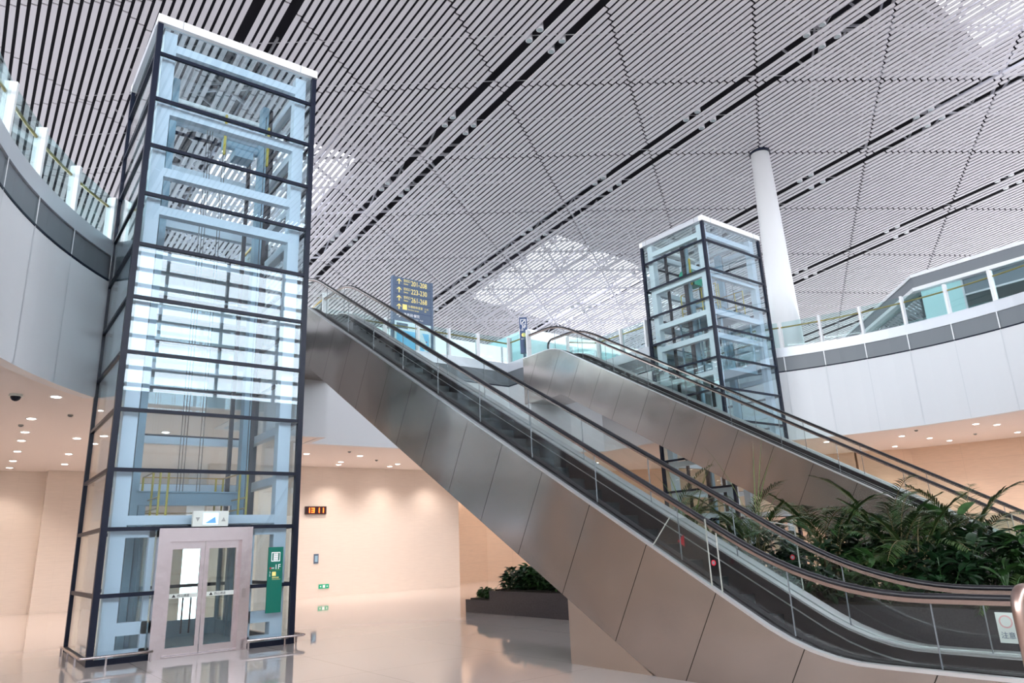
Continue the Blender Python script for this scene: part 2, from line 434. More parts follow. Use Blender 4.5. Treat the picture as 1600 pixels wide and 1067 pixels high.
# lower storey walls
def wallseg(mb, a, b, z0, z1, t=.25):
    a = Vector(a); b = Vector(b); e = (b - a).normalized(); n = Vector((-e.y, e.x)) * t; k = len(mb.v)
    for z in (z0, z1): mb.v += [(*a, z), (*b, z), (*(b + n), z), (*(a + n), z)]
    mb.f += [(k, k + 3, k + 2, k + 1), (k + 4, k + 5, k + 6, k + 7)] + [(k + i, k + (i + 1) % 4, k + 4 + (i + 1) % 4, k + 4 + i) for i in range(4)]
wf = MB(); wallseg(wf, (7.6, 29.5), (19.1, 29.5), 0, Z1, .3); struct(wf.build('wall_far', 'beige'))
wl = MB(); wallseg(wl, (-9, 34), (2.6, 34), 0, Z1); wallseg(wl, (2.6, 33.5), (7.8, 33.5), 0, Z1, .75); struct(wl.build('wall_left', 'beige'))
wr = MB()
pts = [(36.6, -23.9), (36.8, 4), (36.3, 11), (35.3, 15.5), (33.6, 17.3), (30.5, 24.5), (26, 29), (22.5, 32.2), (19.0, 32.2)]
for a, b in zip(pts[:-1], pts[1:]): wallseg(wr, b, a, 0, Z1, -.3)
struct(wr.build('wall_right', 'wood_beige'))
wn = MB(); wn.box(-9.3, -9.0, -24, 34, 0, Z1); struct(wn.build('wall_side', 'beige'))
# glass front behind the camera: opaque below, glazed above
fr = MB(); fr.box(XL, XR, YF - .3, YF, 0, 13.0); fr.box(XL, XR, YF - .3, YF, 23.7, 28); struct(fr.build('wall_front', 'clad'))
fw = MB()
z = 13.3
while z < 25.: fw.box(XL, XR, YF - .25, YF - .05, z, z + .26); z += 1.22
x = -29.
while x < XR: fw.box(x, x + .2, YF - .28, YF, 13.0, min(26., ZC(x, YF) + .5)); x += 4.3
struct(fw.build('window_2', 'truss'))
gq = MB()
gq.quad((XL, YF - .15, 13.0), (XR, YF - .15, 13.0), (XR, YF - .15, 26.5), (XL, YF - .15, 26.5))
struct(gq.build('window_3', 'glass_w'))
def side_window(name, a, b, z0, z1, step, rows):
    mb = MB(); a = Vector(a); b = Vector(b); L = (b - a).length; e = (b - a) / L; n = int(L / step)
    for i in range(n + 1):
        p = a + e * (L * i / n); mb.bar((p.x, p.y, z0), (p.x, p.y, z1), .22, .22)
    for r in range(rows + 1):
        z = z0 + (z1 - z0) * r / rows; mb.bar((a.x, a.y, z), (b.x, b.y, z), .16, .16)
    struct(mb.build(name, 'truss'))
side_window('window_4', (XL, YF), (XL, YB), Z2, 24, 6, 4)
side_window('window_5', (XR, YF), (XR, YB), Z2, 22, 6, 4)
side_window('window_6', (XL, YB), (XR, YB), Z2, 19, 4, 5)

# ------------------------------------------------------------------ railings
def railing(label, pts, posts, group=None, hr=True):
    root = empty('glass_railing', (pts[0][0], pts[0][1], 9.06)); off = Vector(root.location)
    tag(root, label, 'railing')
    def loc(p, z): return (p[0] - off.x, p[1] - off.y, z - off.z)
    g = offs(pts, .06)
    ps = [(p, n, e) for p, n, e in posts]
    for p, n, e in ps:
        inn = n if (p + n * .1 - Vector((CX, CY))).length > (p - Vector((CX, CY))).length else -n
        q = p + inn * .13
        a = Vector(loc(q, 9.0)); b = Vector(loc(q, 10.2))
        MB().bar(a, b, .21, .08, (e.x, e.y, 0)).build('post', 'white', root)
    for (p, n, e), (p2, n2, e2) in zip(ps[:-1], ps[1:]):
        if (p2 - p).length > 2.2: continue
        inn = n if (p + n * .1 - Vector((CX, CY))).length > (p - Vector((CX, CY))).length else -n
        inn2 = n2 if (p2 + n2 * .1 - Vector((CX, CY))).length > (p2 - Vector((CX, CY))).length else -n2
        if (p2 - p).normalized().dot(e) < .9: continue
        q, q2 = p + inn * .10, p2 + inn2 * .10; d = (q2 - q).normalized() * .09
        MB().bar(loc(q + d, 9.64), loc(q2 - d, 9.64), .014, 1.06).build('glass_panel', 'glass_r', root)
    if hr:
        path = [loc(q, 9.98) for q in offs(pts, .2)]
        MB().tube(path, .032, 8).build('handrail', 'brass', root, True)
    return root
def posts_for(pts, n_):
    out = []
    for a, b in zip(pts[:-1], pts[1:]):
        A, B = Vector(a), Vector(b); L = (B - A).length; k = max(1, round(L / 1.5)); e = (B - A) / L
        for i in range(k + (1 if b == pts[-1] else 0)):
            out.append((A + e * (L * i / k), Vector((-e.y, e.x)), e))
    return out
railing('curved glass railing with white posts on the left balcony edge', left, PL)
railing('curved glass railing with white posts on the right balcony edge', right, PR)
midp = [(9.07, 21.8), (9.07, 23.1), (17.55, 23.1), (17.55, 21.8)]
railing('glass railing across the gap between the tops of the two escalators', midp, posts_for(midp, 1))
rp = [(19.75, 21.65), (20.89, ellx(20.89)), (20.89, 18.4)]
railing('short glass railing between the far escalator top and the right elevator', rp, posts_for(rp, 1))
lp = [(5.73, 18.4), (5.73, ellx(5.73)), (6.9, 21.65)]
railing('short glass railing between the left elevator and the near escalator top', lp, posts_for(lp, 1))

# ------------------------------------------------------------------ elevators
W, D, HT = 3.56, 3.06, 13.42
LEV = [1.143, 2.294] + [12.45 - 1.135 * k for k in range(8, -1, -1)]
def elevator(x0, label, car_z, full, rng):
    R = random.Random(rng)
    root = empty('glass_elevator', (x0, LY0, 0)); tag(root, label, 'elevator')
    f = MB()
    for (x, y) in ((0, 0), (W, 0), (0, D), (W, D)):
        f.box(x - .05 if x == 0 else x - .06, x + .06 if x == 0 else x + .05, y - .05 if y == 0 else y - .06, y + .06 if y == 0 else y + .05, 0, 13.2)
    px0, px1 = .92, 2.65
    for z in LEV:
        h = .035
        if z < 2.2: f.box(0, px0, -.04, .03, z - h, z + h); f.box(px1, W, -.04, .03, z - h, z + h)
        else: f.box(0, W, -.04, .03, z - h, z + h)
        f.box(0, W, D - .03, D + .04, z - h, z + h); f.box(-.04, .03, 0, D, z - h, z + h); f.box(W - .03, W + .04, 0, D, z - h, z + h)
    f.box(0, px0, -.04, .06, 0, .10); f.box(px1, W, -.04, .06, 0, .10); f.box(-.04, .05, 0, D, 0, .10); f.box(W - .05, W + .04, 0, D, 0, .10)
    f.build('mullion_frame', 'frame', root)
    zs = [.10] + LEV + [13.2]
    def pane(mb, a, b, z0, z1, n):
        # a thin sheet, each a hair out of plane like real structural glazing
        t = R.uniform(-.0022, .0022); u = R.uniform(-.0022, .0022); a = Vector(a); b = Vector(b); n = Vector(n); mid_ = (z0 + z1) / 2; half = (b - a).length / 2
        def P_(p, z, s): return tuple(Vector((p.x, p.y, z)) + n * ((z - mid_) * t + s * half * u))
        q = [P_(a, z0, -1), P_(b, z0, 1), P_(b, z1, 1), P_(a, z1, -1)]
        k = len(mb.v); mb.v += q + [tuple(Vector(v) - n * .012) for v in q]
        mb.f += [(k, k + 1, k + 2, k + 3), (k + 7, k + 6, k + 5, k + 4)] + [(k + i, k + 4 + i, k + 4 + (i + 1) % 4, k + (i + 1) % 4) for i in range(4)]
    gf, gl_, gr, gb = MB(), MB(), MB(), MB()
    for z0, z1 in zip(zs[:-1], zs[1:]):
        z0 += .02; z1 -= .02
        if z1 < 2.3:
            pane(gf, (.06, -.01, 0), (px0 - .02, -.01, 0), z0, z1, (0, -1, 0)); pane(gf, (px1 + .02, -.01, 0), (W - .06, -.01, 0), z0, z1, (0, -1, 0))
        else: pane(gf, (.05, -.01, 0), (W - .05, -.01, 0), z0, z1, (0, -1, 0))
        pane(gl_, (-.01, D - .06, 0), (-.01, .06, 0), z0, z1, (-1, 0, 0)); pane(gr, (W + .01, .06, 0), (W + .01, D - .06, 0), z0, z1, (1, 0, 0))
        pane(gb, (W - .05, D + .01, 0), (.05, D + .01, 0), z0, z1, (0, 1, 0))
    gf.build('glass_front', 'glass_l', root); gl_.build('glass_side', 'glass_s' , root); gr.build('glass_side', 'glass_s', root); gb.build('glass_back', 'glass_s', root)
    z0, z1 = 13.22, HT
    for ya_, yb_ in ((-.07, .10), (D - .1, D + .07)): MB().box(-.06, W + .06, ya_, yb_, z0, z1).build('roof_fascia', 'white', root)
    fs = MB(); fs.box(-.06, .1, .1, D - .1, z0, z1); fs.build('roof_fascia', 'curb', root); fs = MB(); fs.box(W - .1, W + .06, .1, D - .1, z0, z1); fs.build('roof_fascia', 'curb', root)  # side fascias in greyer metal, their shaded look put into the material
    fj = MB()
    for x in (.45, W - .38): fj.box(x, x + .012, -.073, -.07, z0, z1)
    for y in (.3, D - .3): fj.box(-.063, -.06, y, y + .012, z0, z1)
    fj.build('fascia_joint', 'band', root)
    MB().box(.1, W - .1, .1, D - .1, 13.28, 13.30).build('roof_glass', 'glass_s', root)
    s = MB(); a, b = .14, .40
    for (xa, xb) in ((a, b), (W - b, W - a)):
        for (ya, yb) in ((.16, .40), (D - .40, D - .16)): s.box(xa, xb, ya, yb, 0, 13.2)
    for z in (12.72, 11.12, 9.62, 8.72, 7.35, 6.0, 4.28, 3.2, 2.37):
        h = .2 if z > 8 else .17
        if full or z > 2.5:
            if z not in (7.35, 6.0, 3.2, 4.28): s.box(b, W - b, .16, .34, z, z + h)
        s.box(b, W - b, D - .34, D - .16, z, z + h); s.box(a, a + .18, .40, D - .4, z, z + h); s.box(W - a - .18, W - a, .40, D - .4, z, z + h)
    # panels flanking the doors
    for xa, xb in ((b, px0 - .02), (px1 + .02, W - b)):
        s.box(xa, xb, .16, .3, .12, .20); s.box(xa, xb, .16, .3, .44, .66); s.box(xa, xb, .16, .3, 2.14, 2.3)
    s.box(px0 - .12, px0 - .02, .16, .3, .1, 2.3); s.box(px1 + .02, px1 + .12, .16, .3, .1, 2.3)
    s.build('steel_frame', 'blue', root)
    g = MB()
    g.box(.52, .60, 1.42, 1.56, 0, 12.9); g.box(W - .60, W - .52, 1.42, 1.56, 0, 12.9); g.box(.70, .78, 2.45, 2.55, 0, 12.9); g.box(W - .78, W - .70, 2.45, 2.55, 0, 12.9)
    g.build('guide_rail', 'rail_dark', root)
    s2 = MB(); s2.box(.62, .76, 1.36, 1.62, 0, 12.9); s2.box(W - .8, W - .64, 1.36, 1.62, 0, 12.9); s2.build('rail_post', 'dusty', root)
    c = MB()
    for x in (1.5, 1.56, 1.62, 1.9, 1.96): c.tube([(x, 1.5, car_z + 3.0), (x, 1.5, 12.3)], .008, 5)
    c.tube([(2.75, .9, car_z + 2.4), (2.72, .9, 12.3)], .01, 5); c.build('hoist_cable', 'cable', root)
    # portal at the ground floor
    p = MB(); p.box(px0, 1.13, -.10, .12, 0, 2.29); p.box(2.45, px1, -.10, .12, 0, 2.29); p.box(1.13, 2.45, -.10, .12, 2.04, 2.29)
    pr_ = p.build('door_portal', 'steel_door', root)
    MB().box(1.13, 2.45, -.12, .12, 0, .025).build('door_sill', 'steel', pr_)
    for k, (xa, xb) in enumerate(((1.13, 1.785), (1.795, 2.45))):
        d = MB(); y0, y1 = .02, .07
        d.box(xa, xa + .075, y0, y1, .03, 2.04); d.box(xb - .075, xb, y0, y1, .03, 2.04); d.box(xa + .075, xb - .075, y0, y1, .03, .16); d.box(xa + .075, xb - .075, y0, y1, 1.90, 2.04)
        dr = d.build('door', 'steel_door', root)
        MB().box(xa + .075, xb - .075, .035, .05, .16, 1.90).build('door_glass', 'acrylic', dr)
        MB().box(xa + .075, xb - .075, .012, .018, 1.02, 1.10).build('door_sticker', 'plastic', dr)
        if x0 < 10:
            m_ = MB(); m_.poly([(xa + .12, .010, 1.035), (xa + .19, .010, 1.035), (xa + .155, .010, 1.09)]); m_.build('sticker_mark', 'txt_k', dr)
            text('西山通道', .055, 'txt_k', 'sticker_text', dr, (xa + .21, .010, 1.04), (1, 0, 0), (0, 0, 1), .001)
    # landing display over the door
    if full:
        dp = MB().box(1.47, 2.13, -.17, -.09, 2.31, 2.60).build('landing_display', 'plastic', root)
        MB().box(1.66, 1.94, -.176, -.17, 2.345, 2.565).build('screen', 'screen', dp)
        MB().poly([(1.70, -.178, 2.37), (1.90, -.178, 2.37), (1.88, -.178, 2.49)]).build('screen_picture', 'screen_b', dp)
        MB().poly([(1.52, -.173, 2.48), (1.60, -.173, 2.48), (1.56, -.173, 2.40)]).build('arrow', 'shop_grey', dp)
        MB().poly([(2.0, -.173, 2.40), (2.08, -.173, 2.40), (2.04, -.173, 2.48)]).build('arrow', 'shop_grey', dp)
        MB().box(2.50, 2.57, -.104, -.10, .95, 1.12).build('call_button', 'steel', pr_)
    # the car
    cz = car_z; car = empty('elevator_car', (0, 0, cz)); car.parent = root
    cb = MB(); X0, X1, Y0, Y1 = .85, W - .85, .28, 2.25
    cb.box(X0, X1, Y0, Y1, 0, .12); cb.box(X0, X1, Y0, Y1, 2.22, 2.36)
    for x in (X0, X1 - .06):
        for y in (Y0, Y1 - .06, (Y0 + Y1) / 2): cb.box(x, x + .06, y, y + .06, .12, 2.22)
    cb.box(X0, X1, Y1 - .05, Y1, .12, .45); cb.box(X0, X0 + .04, Y0, Y1, .12, .4); cb.box(X1 - .04, X1, Y0, Y1, .12, .4)
    cb.build('cabin', 'dusty', car)
    cg = MB(); cg.box(X0 + .01, X0 + .02, Y0, Y1, .4, 2.2); cg.box(X1 - .02, X1 - .01, Y0, Y1, .4, 2.2); cg.box(X0, X1, Y1 - .03, Y1 - .02, .45, 2.2); cg.build('cabin_glass', 'glass_s', car)
    MB().tube([(X0 + .08, Y0 + .2, .95), (X0 + .08, Y1 - .1, .95), (X1 - .08, Y1 - .1, .95), (X1 - .08, Y0 + .2, .95)], .02, 8).build('cabin_handrail', 'steel', car)
    for yy in (.42,):
        MB().tube([(1.9, 1.9, .2), (1.9, 1.9, .95), (2.06, 1.9, .95), (2.06, 1.9, .2)], .018, 6).build('grab_bar', 'rail_dark', car)
    # roof: crosshead beam, guard rail, boxes
    ch = MB(); ch.box(.72, W - .72, 1.40, 1.58, 2.78, 3.04); ch.box(.72, W - .72, 1.36, 1.62, 3.04, 3.07); ch.box(.78, .92, 1.42, 1.56, 0, 2.8); ch.box(W - .92, W - .78, 1.42, 1.56, 0, 2.8)
    ch.build('crosshead_beam', 'dusty', car)
    gy = MB(); r = .022; zt = 3.42; zb = 2.36
    for (x, y) in ((.95, .42), (1.1, .42), (.95, 1.1), (W - 1.12, 2.05), (W - .98, .75), (W - .95, 2.1), (.95, 2.1), (W - .92, .42)):
        gy.tube([(x, y, zb), (x, y, zt)], r, 6)
    gy.build('guard_post', 'yellow', car)
    gr2 = MB()
    for z in (zt, 2.88, 2.66): gr2.tube([(.95, .42, z), (.95, 2.1, z), (W - .95, 2.1, z), (W - .92, .42, z)], .018, 6)
    gr2.build('guard_rail', 'brass', car)
    rb = MB(); rb.box(1.1, 1.65, .5, .8, 2.36, 2.47); rb.box(1.95, 2.45, .9, 1.3, 2.36, 2.58); rb.cyl((1.2, 1.9), .1, 2.36, 2.6, 12); rb.build('roof_equipment', 'shop_grey', car)
    cb2 = MB(); cb2.tube([(1.0, .6, 2.40), (1.3, .45, 2.44), (1.7, .5, 2.40), (2.3, .42, 2.46), (2.7, .6, 2.40)], .022, 6); cb2.build('roof_cable', 'rail_dark', car)
    # hoisting machine under the roof
    mc = MB(); mc.box(.7, W - .7, 1.35, 1.42, 11.9, 12.1); mc.box(.7, W - .7, 1.75, 1.82, 11.9, 12.1); ob = mc.build('machine_beam', 'blue', root)
    hm = MB(); ccx = 1.25 if not full else 2.4
    n_ = len(hm.v); hm.tube([(ccx - .45, 1.6, 11.65), (ccx - .3, 1.6, 11.65), (ccx + .2, 1.6, 11.65), (ccx + .4, 1.6, 11.65)], .24 if not full else .12, 16)
    hm.tube([(ccx - .5, 1.6, 11.65), (ccx - .45, 1.6, 11.65)], .34 if not full else .16, 20)
    hm.box(ccx - .25, ccx + .2, 1.4, 1.8, 11.3, 11.5)
    hm.build('hoist_machine', 'green_m' if not full else 'dusty', root)
    yb = MB()
    for x in (ccx - .55, ccx + .5): yb.box(x, x + .05, 1.3, 1.36, 11.2, 12.3)
    yb.build('machine_bracket', 'yellow', root)
    return root
E1 = elevator(LX[0], 'tall glass elevator shaft at the left with steel doors, its car at ground level', .03, True, 3)
E2 = elevator(RX[0], 'tall glass elevator shaft behind the far escalator, with a green machine at the top', 7.6, False, 5)
car2 = [c for c in E2.children if c.name.startswith('elevator_car')][0]
dk = MB().box(.84, .845, .4, .6, .9, 1.5).build('car_panel', 'rail_dark', car2)
text('8', .5, 'red', 'floor_number', car2, (.845, 1.75, .35), (0, -1, 0), (0, 0, 1), .002)

# green floor sign on the left elevator
gs = empty('elevator_sign', (5.12, LY0 - .06, .62)); tag(gs, 'tall narrow green elevator sign reading 1F beside the left elevator doors', 'sign')
gs.rotation_euler = (0, 0, 0)
MB().box(0, .30, -.03, 0, 0, 1.26).build('panel', 'green_s', gs)
ic = MB(); ic.box(.06, .24, -.034, -.03, .98, 1.16); icb = ic.build('pictogram', 'txt_w', gs)
MB().box(.075, .225, -.036, -.034, .995, 1.145).build('pictogram_field', 'green_s', gs)
pw = MB(); pw.box(.105, .195, -.038, -.036, 1.0, 1.14); pw.build('pictogram_cabin', 'txt_w', gs)
pk = MB()
for zz in (1.015, 1.05, 1.09, 1.12):
    for xx in (.12, .145, .17): pk.box(xx, xx + .012, -.040, -.038, zz, zz + .016)
pk.build('pictogram_people', 'green_s', gs)
text('1F', .135, 'txt_w', 'floor_text', gs, (.13, -.033, .83), (1, 0, 0), (0, 0, 1), .002)
MB().disc((.05, -.034, .85), .018, 12, (0, -1, 0)).build('red_dot', 'red', gs)
text('首层', .03, 'txt_w', 'small_text', gs, (.07, -.033, .84), (1, 0, 0), (0, 0, 1), .001)
MB().box(.03, .26, -.033, -.031, .81, .815).build('rule', 'txt_g', gs)
text('3\n2', .055, 'txt_w', 'level_text', gs, (.03, -.033, .75), (1, 0, 0), (0, 0, 1), .001)
MB().box(.09, .165, -.034, -.031, .70, .78).build('yellow_pictogram', 'txt_y', gs)
text('国内出发', .035, 'txt_y', 'departure_text', gs, (.09, -.033, .655), (1, 0, 0), (0, 0, 1), .001)
MB().box(.09, .26, -.033, -.031, .63, .634).build('rule', 'txt_y', gs)

# low stainless guard rails round the left elevator
def low_rail(label, pts, feet):
    root = empty('guard_rail', (pts[0][0], pts[0][1], 0)); tag(root, label, 'rail'); o = Vector((pts[0][0], pts[0][1], 0))
    P3 = [Vector((x, y, .17)) - o for x, y in pts]; path = []
    for i, p in enumerate(P3):
        if 0 < i < len(P3) - 1:
            a = (P3[i - 1] - p).normalized(); b = (P3[i + 1] - p).normalized()
            for t in (1, .6, .3): path.append(p + a * .12 * t)
            for t in (.3, .6, 1): path.append(p + b * .12 * t)
        else: path.append(p)
    MB().tube(path, .024, 10).build('bar', 'steel', root, True)
    for x, y in feet: MB().bar((x - o.x, y - o.y, 0), (x - o.x, y - o.y, .165), .03, .03).build('foot', 'steel', root)
    return root
low_rail('low stainless guard rail wrapping the front left corner of the left elevator', [(1.95, 17.35), (1.95, 14.78), (3.08, 14.78)], [(1.95, 17.3), (1.95, 16.3), (1.95, 15.3), (2.35, 14.78), (3.05, 14.78)])
low_rail('low stainless guard rail right of the left elevator doors', [(4.72, 14.78), (5.86, 14.78), (5.86, 15.3)], [(4.75, 14.78), (5.45, 14.78), (5.86, 15.25)])

# ------------------------------------------------------------------ escalators
def HR(y): return smin(smax(3.82 + .579 * (y - 9.35), 1.06, .64), 9.98, .5)
def DK(y): return smin(smax(2.93 + .562 * (y - 9.18), .40, .35), 9.02, .3)
def BT(y): return max(0., min(.92 + .557 * (y - 8.65), 7.12))
def ST(y): return max(0.0, min(8.95, smin(smax(3.82 + .579 * (y - 9.35) - 1.18, .0, .35), 8.95, .4)))
Y0, Y1 = 1.7, 22.0
def rng(a, b, st):
    n = max(1, int(round((b - a) / st))); return [a + (b - a) * i / n for i in range(n + 1)]
M['esc_panel'] = seam_mat('escalator_cladding', (.55, .49, .45), .24, 1., [((0, .866, .5), 1.22, .72)], .012, .12, noise=.05, nscale=.9, bump=.09, bscale=.5, brush=.05)
M['base_steel'] = pbr('base_cladding', (.66, .56, .48), .3, 1.)
def escalator(x0, label, logo):
    root = empty('escalator', (x0, 0, 0)); tag(root, label, 'escalator')
    ys = rng(Y0, Y1, .25)
    WID = 1.6
    for xa, xb in ((0, .03), (WID - .03, WID)):
        MB().band(ys, BT, lambda y: DK(y) - .02, xa, xb).build('side_panel', 'esc_panel', root)
    ub = MB().band(rng(7.0, Y1, .25), lambda y: BT(y) - .0, lambda y: BT(y) + .03, .03, WID - .03).build('underside_panel', 'esc_panel', root)
    MB().prism([(7.02, 0), (8.63, 0), (8.63, .905), (8.5, .83)], .012, WID - .012).build('base_support', 'base_steel', root)
    MB().box(.03, WID - .03, Y0 - .0, Y0 + .03, 0, .38).build('end_panel', 'esc_panel', root)
    MB().box(.03, WID - .03, Y1 - .03, Y1, 7.12, 9.0).build('end_panel', 'esc_panel', root)
    # decks
    MB().band(ys, lambda y: DK(y) - .05, lambda y: DK(y) - .01, .08, .19).build('deck_gap_fill', 'rubber', root)  # black filler strip imitating the open dark gap beside the deck
    for xa, xb in ((0, .08), (WID - .185, WID)):
        MB().band(ys, lambda y: DK(y) - .02, lambda y: DK(y) + .015, xa, xb).build('outer_deck', 'steel_pale', root)
    for xa, xb, mm in ((.215, .335, 'skirt'), (WID - .335, WID - .215, 'steel_pale')):
        MB().band(ys, lambda y: DK(y) - .03, lambda y: DK(y) + .005, xa, xb).build('inner_deck', mm, root)
    for xa, xb in ((.335, .35), (WID - .35, WID - .335)):
        MB().band(ys, lambda y: max(-.0, min(ST(y) - .25, DK(y) - .3)), lambda y: DK(y) - .02, xa, xb).build('skirt', 'skirt', root)
    for xa, xb in ((.332, .358), (WID - .358, WID - .332)):
        MB().band(ys, lambda y: max(.2, DK(y) - .16), lambda y: max(.2, DK(y) - .16) + .018, xa, xb).build('skirt_line', 'steel_pale', root)
    # glass
    yg = Y0 + .25; k = 0
    edges = [yg]
    while edges[-1] < Y1 - .6: edges.append(edges[-1] + 1.52)
    edges[-1] = Y1 - .3
    for xg in (.2, WID - .2):
        for a, b in zip(edges[:-1], edges[1:]):
            MB().band(rng(a + .006, b - .006, .2), lambda y: DK(y) - .01, lambda y: HR(y) - .055, xg - .006, xg + .006).build('glass_panel', 'glass_e', root)
        for e in edges[1:-1]: MB().bar((xg, e - .0, DK(e)), (xg, e - .0, HR(e) - .05), .014, .010, (0, 1, 0)).build('glass_joint', 'band', root)
        yy = rng(Y0 + .0, Y1 - .25, .2)
        path = [(xg, y, HR(y)) for y in yy]
        c = HR(Y1) - .28; c0 = HR(Y0) - .28
        top = [(xg, Y1 - .25 + .28 * math.sin(t), c + .28 * math.cos(t)) for t in [i * PI / 8 for i in range(1, 9)]]
        bot = [(xg, Y0 - .28 * math.sin(t), c0 + .28 * math.cos(t)) for t in [i * PI / 8 for i in range(8, 0, -1)]]
        full_ = bot + path + top
        hr = MB(); rr = len(full_); n = len(hr.v)
        prof = [(-.036, -.022), (-.04, .006), (-.022, .028), (.022, .028), (.04, .006), (.036, -.022)]
        for i, p in enumerate(full_):
            d = (Vector(full_[min(i + 1, rr - 1)]) - Vector(full_[max(0, i - 1)])).normalized(); u = Vector((0, -d.z, d.y))
            for a_, b_ in prof: hr.v.append(tuple(Vector(p) + Vector((a_, 0, 0)) + u * b_))
        kk = len(prof)
        for i in range(rr - 1):
            for j in range(kk): hr.f.append((n + i * kk + j, n + i * kk + (j + 1) % kk, n + (i + 1) * kk + (j + 1) % kk, n + (i + 1) * kk + j))
        hr.build('handrail', 'rubber', root, True)
        MB().band(yy, lambda y: HR(y) - .066, lambda y: HR(y) - .023, xg - .022, xg + .022).build('handrail_profile', 'rail_metal', root)
    # steps
    stp = None; i = 0; y = Y0 + .9
    while y < Y1 - .8:
        z = ST(y + .2)
        if stp is None:
            sb = MB(); sb.box(.36, WID - .36, 0, .40, -.04, 0.); sb.box(.36, WID - .36, 0, .015, -.26, -.04); sb.box(.36, WID - .36, .02, .38, -.20, -.15)
            stp = sb.build('step', 'step', root, loc=(0, y, z + .005))
        else:
            s = stp.copy(); COL.objects.link(s); s.parent = root; s.location = (0, y, z + .005)
        y += .40
    for a, b, z in ((Y0 - .6, Y0 + .9, .012), (Y1 - .8, Y1 + .0, 8.965)):
        MB().box(.36, WID - .36, a, b, z - .01, z + .004).build('floor_plate', 'steel', root)
    # clear anti-climb barriers near the foot
    for xg, sgn in ((.03, 1), (WID - .03, -1)):
        bx = MB().prism([(6.85, DK(6.85)), (6.5, 1.98), (5.92, 1.93), (5.95, DK(5.95))] if sgn > 0 else [(6.95, DK(6.95)), (6.45, 1.96), (5.65, 1.80), (5.70, DK(5.70))], xg - .006, xg + .006).build('climb_barrier', 'acrylic', root)
        es_ = ([((xg, 6.85, DK(6.85)), (xg, 6.5, 1.98)), ((xg, 5.935, DK(5.93)), (xg, 5.935, 1.93)), ((xg, 5.79, DK(5.79)), (xg, 5.79, 1.75))] if sgn > 0 else
               [((xg, 6.45, 1.96), (xg, 5.65, 1.80)), ((xg, 5.67, DK(5.67)), (xg, 5.67, 1.8))])
        for a_, b_ in es_: MB().bar(a_, b_, .014, .010, (1, 0, 0)).build('barrier_edge', 'acr_edge', bx)
        yb_ = 5.86 if sgn > 0 else 5.75
        dd = MB(); dd.disc((xg - .018, yb_, 1.40), .035, 20, (-1, 0, 0)); dd.build('warning_mark', 'red', bx)
        MB().disc((xg - .020, yb_, 1.40), .022, 20, (-1, 0, 0)).build('warning_field', 'band', bx)
    if logo:
        xs_ = WID - .36 - .012
        d = Vector((0, -.866, -.5)); u = Vector((0, -.5, .866))
        t0 = Vector((xs_, 7.35, 1.67))
        tri = MB(); tri.poly([t0 + Vector((0, .08, 0)), t0 + Vector((0, -.05, .09)), t0 + Vector((0, -.05, -.09))]); tri.build('maker_mark', 'red', root)
        text('上海三菱电梯', .105, 'txt_k', 'maker_name', root, t0 + d * .14 - u * .06, d, u, .002)
    return root
ESC1 = escalator(7.5, 'near escalator crossing the middle of the hall with a brown reflecting steel side', True)
ESC2 = escalator(17.5, 'far escalator beyond the planted bed with a pale steel side', True)

# notice sticker on the inner glass at the foot of the near escalator
st = empty('notice_sticker', (8.885, 3.28, .66)); tag(st, 'white rectangular notice with a pale red ring on the near escalator glass', 'sticker')
MB().box(-.004, 0, -.09, .09, -.14, .16).build('paper', 'plastic', st)
rgm = MB(); rgm.disc((-.006, 0, .07), .065, 20, (-1, 0, 0)); rgm.build('ring', pbr('pale_red', (.75, .45, .45), .5), st)
MB().disc((-.007, 0, .07), .05, 20, (-1, 0, 0)).build('ring_field', 'plastic', st)
text('注意', .07, 'slate_s', 'notice_text', st, (-.006, .07, -.09), (0, -1, 0), (0, 0, 1), .001)

# stainless entry stanchion in the right foreground
sn = empty('entry_stanchion', (6.0, 2.12, 0)); tag(sn, 'bronze coloured tubular barrier at the right picture edge before the near escalator', 'barrier')
pp = [(0, 0, 0), (0, 0, 1.10)] + [(.13 * (1 - math.cos(t)), -.0, 1.12 + .13 * math.sin(t)) for t in (.4, .8, 1.2, 1.57)] + [(1.2, -.0, 1.25)]
MB().tube(pp, .042, 14).build('frame_tube', 'bronze', sn, True)
MB().tube([(.02, 0, .98), (1.2, 0, .98)], .018, 10).build('cross_bar', 'bronze', sn, True)
MB().cyl((0, 0), .08, 0, .012, 20).build('foot_plate', 'bronze', sn)

# ------------------------------------------------------------------ planter bed and plants
pl = empty('planter', (13.31, 11, 0)); tag(pl, 'long dark granite planter box between the two escalators', 'planter')
xa, xb = -1.71, 1.71
b = MB(); b.box(xa, xb, -6.9, 5.5, 0, .58); b.build('box', 'stone_dark', pl)
b = MB(); b.box(xa - .0, xb, 5.5, 6.65, 0, .33); b.build('step_box', 'stone_dark', pl)
b = MB(); b.box(xa - .0, xb, -8.4, -6.9, 0, .33); b.build('step_box', 'stone_dark', pl)
b = MB(); b.box(xa + .12, xb - .12, -6.78, 5.38, .58, .61); b.build('soil', 'soil', pl)
b = MB(); b.box(xa + .1, xb - .1, 5.5, 6.55, .33, .36); b.box(xa + .1, xb - .1, -8.3, -6.9, .33, .36); b.build('soil', 'soil', pl)

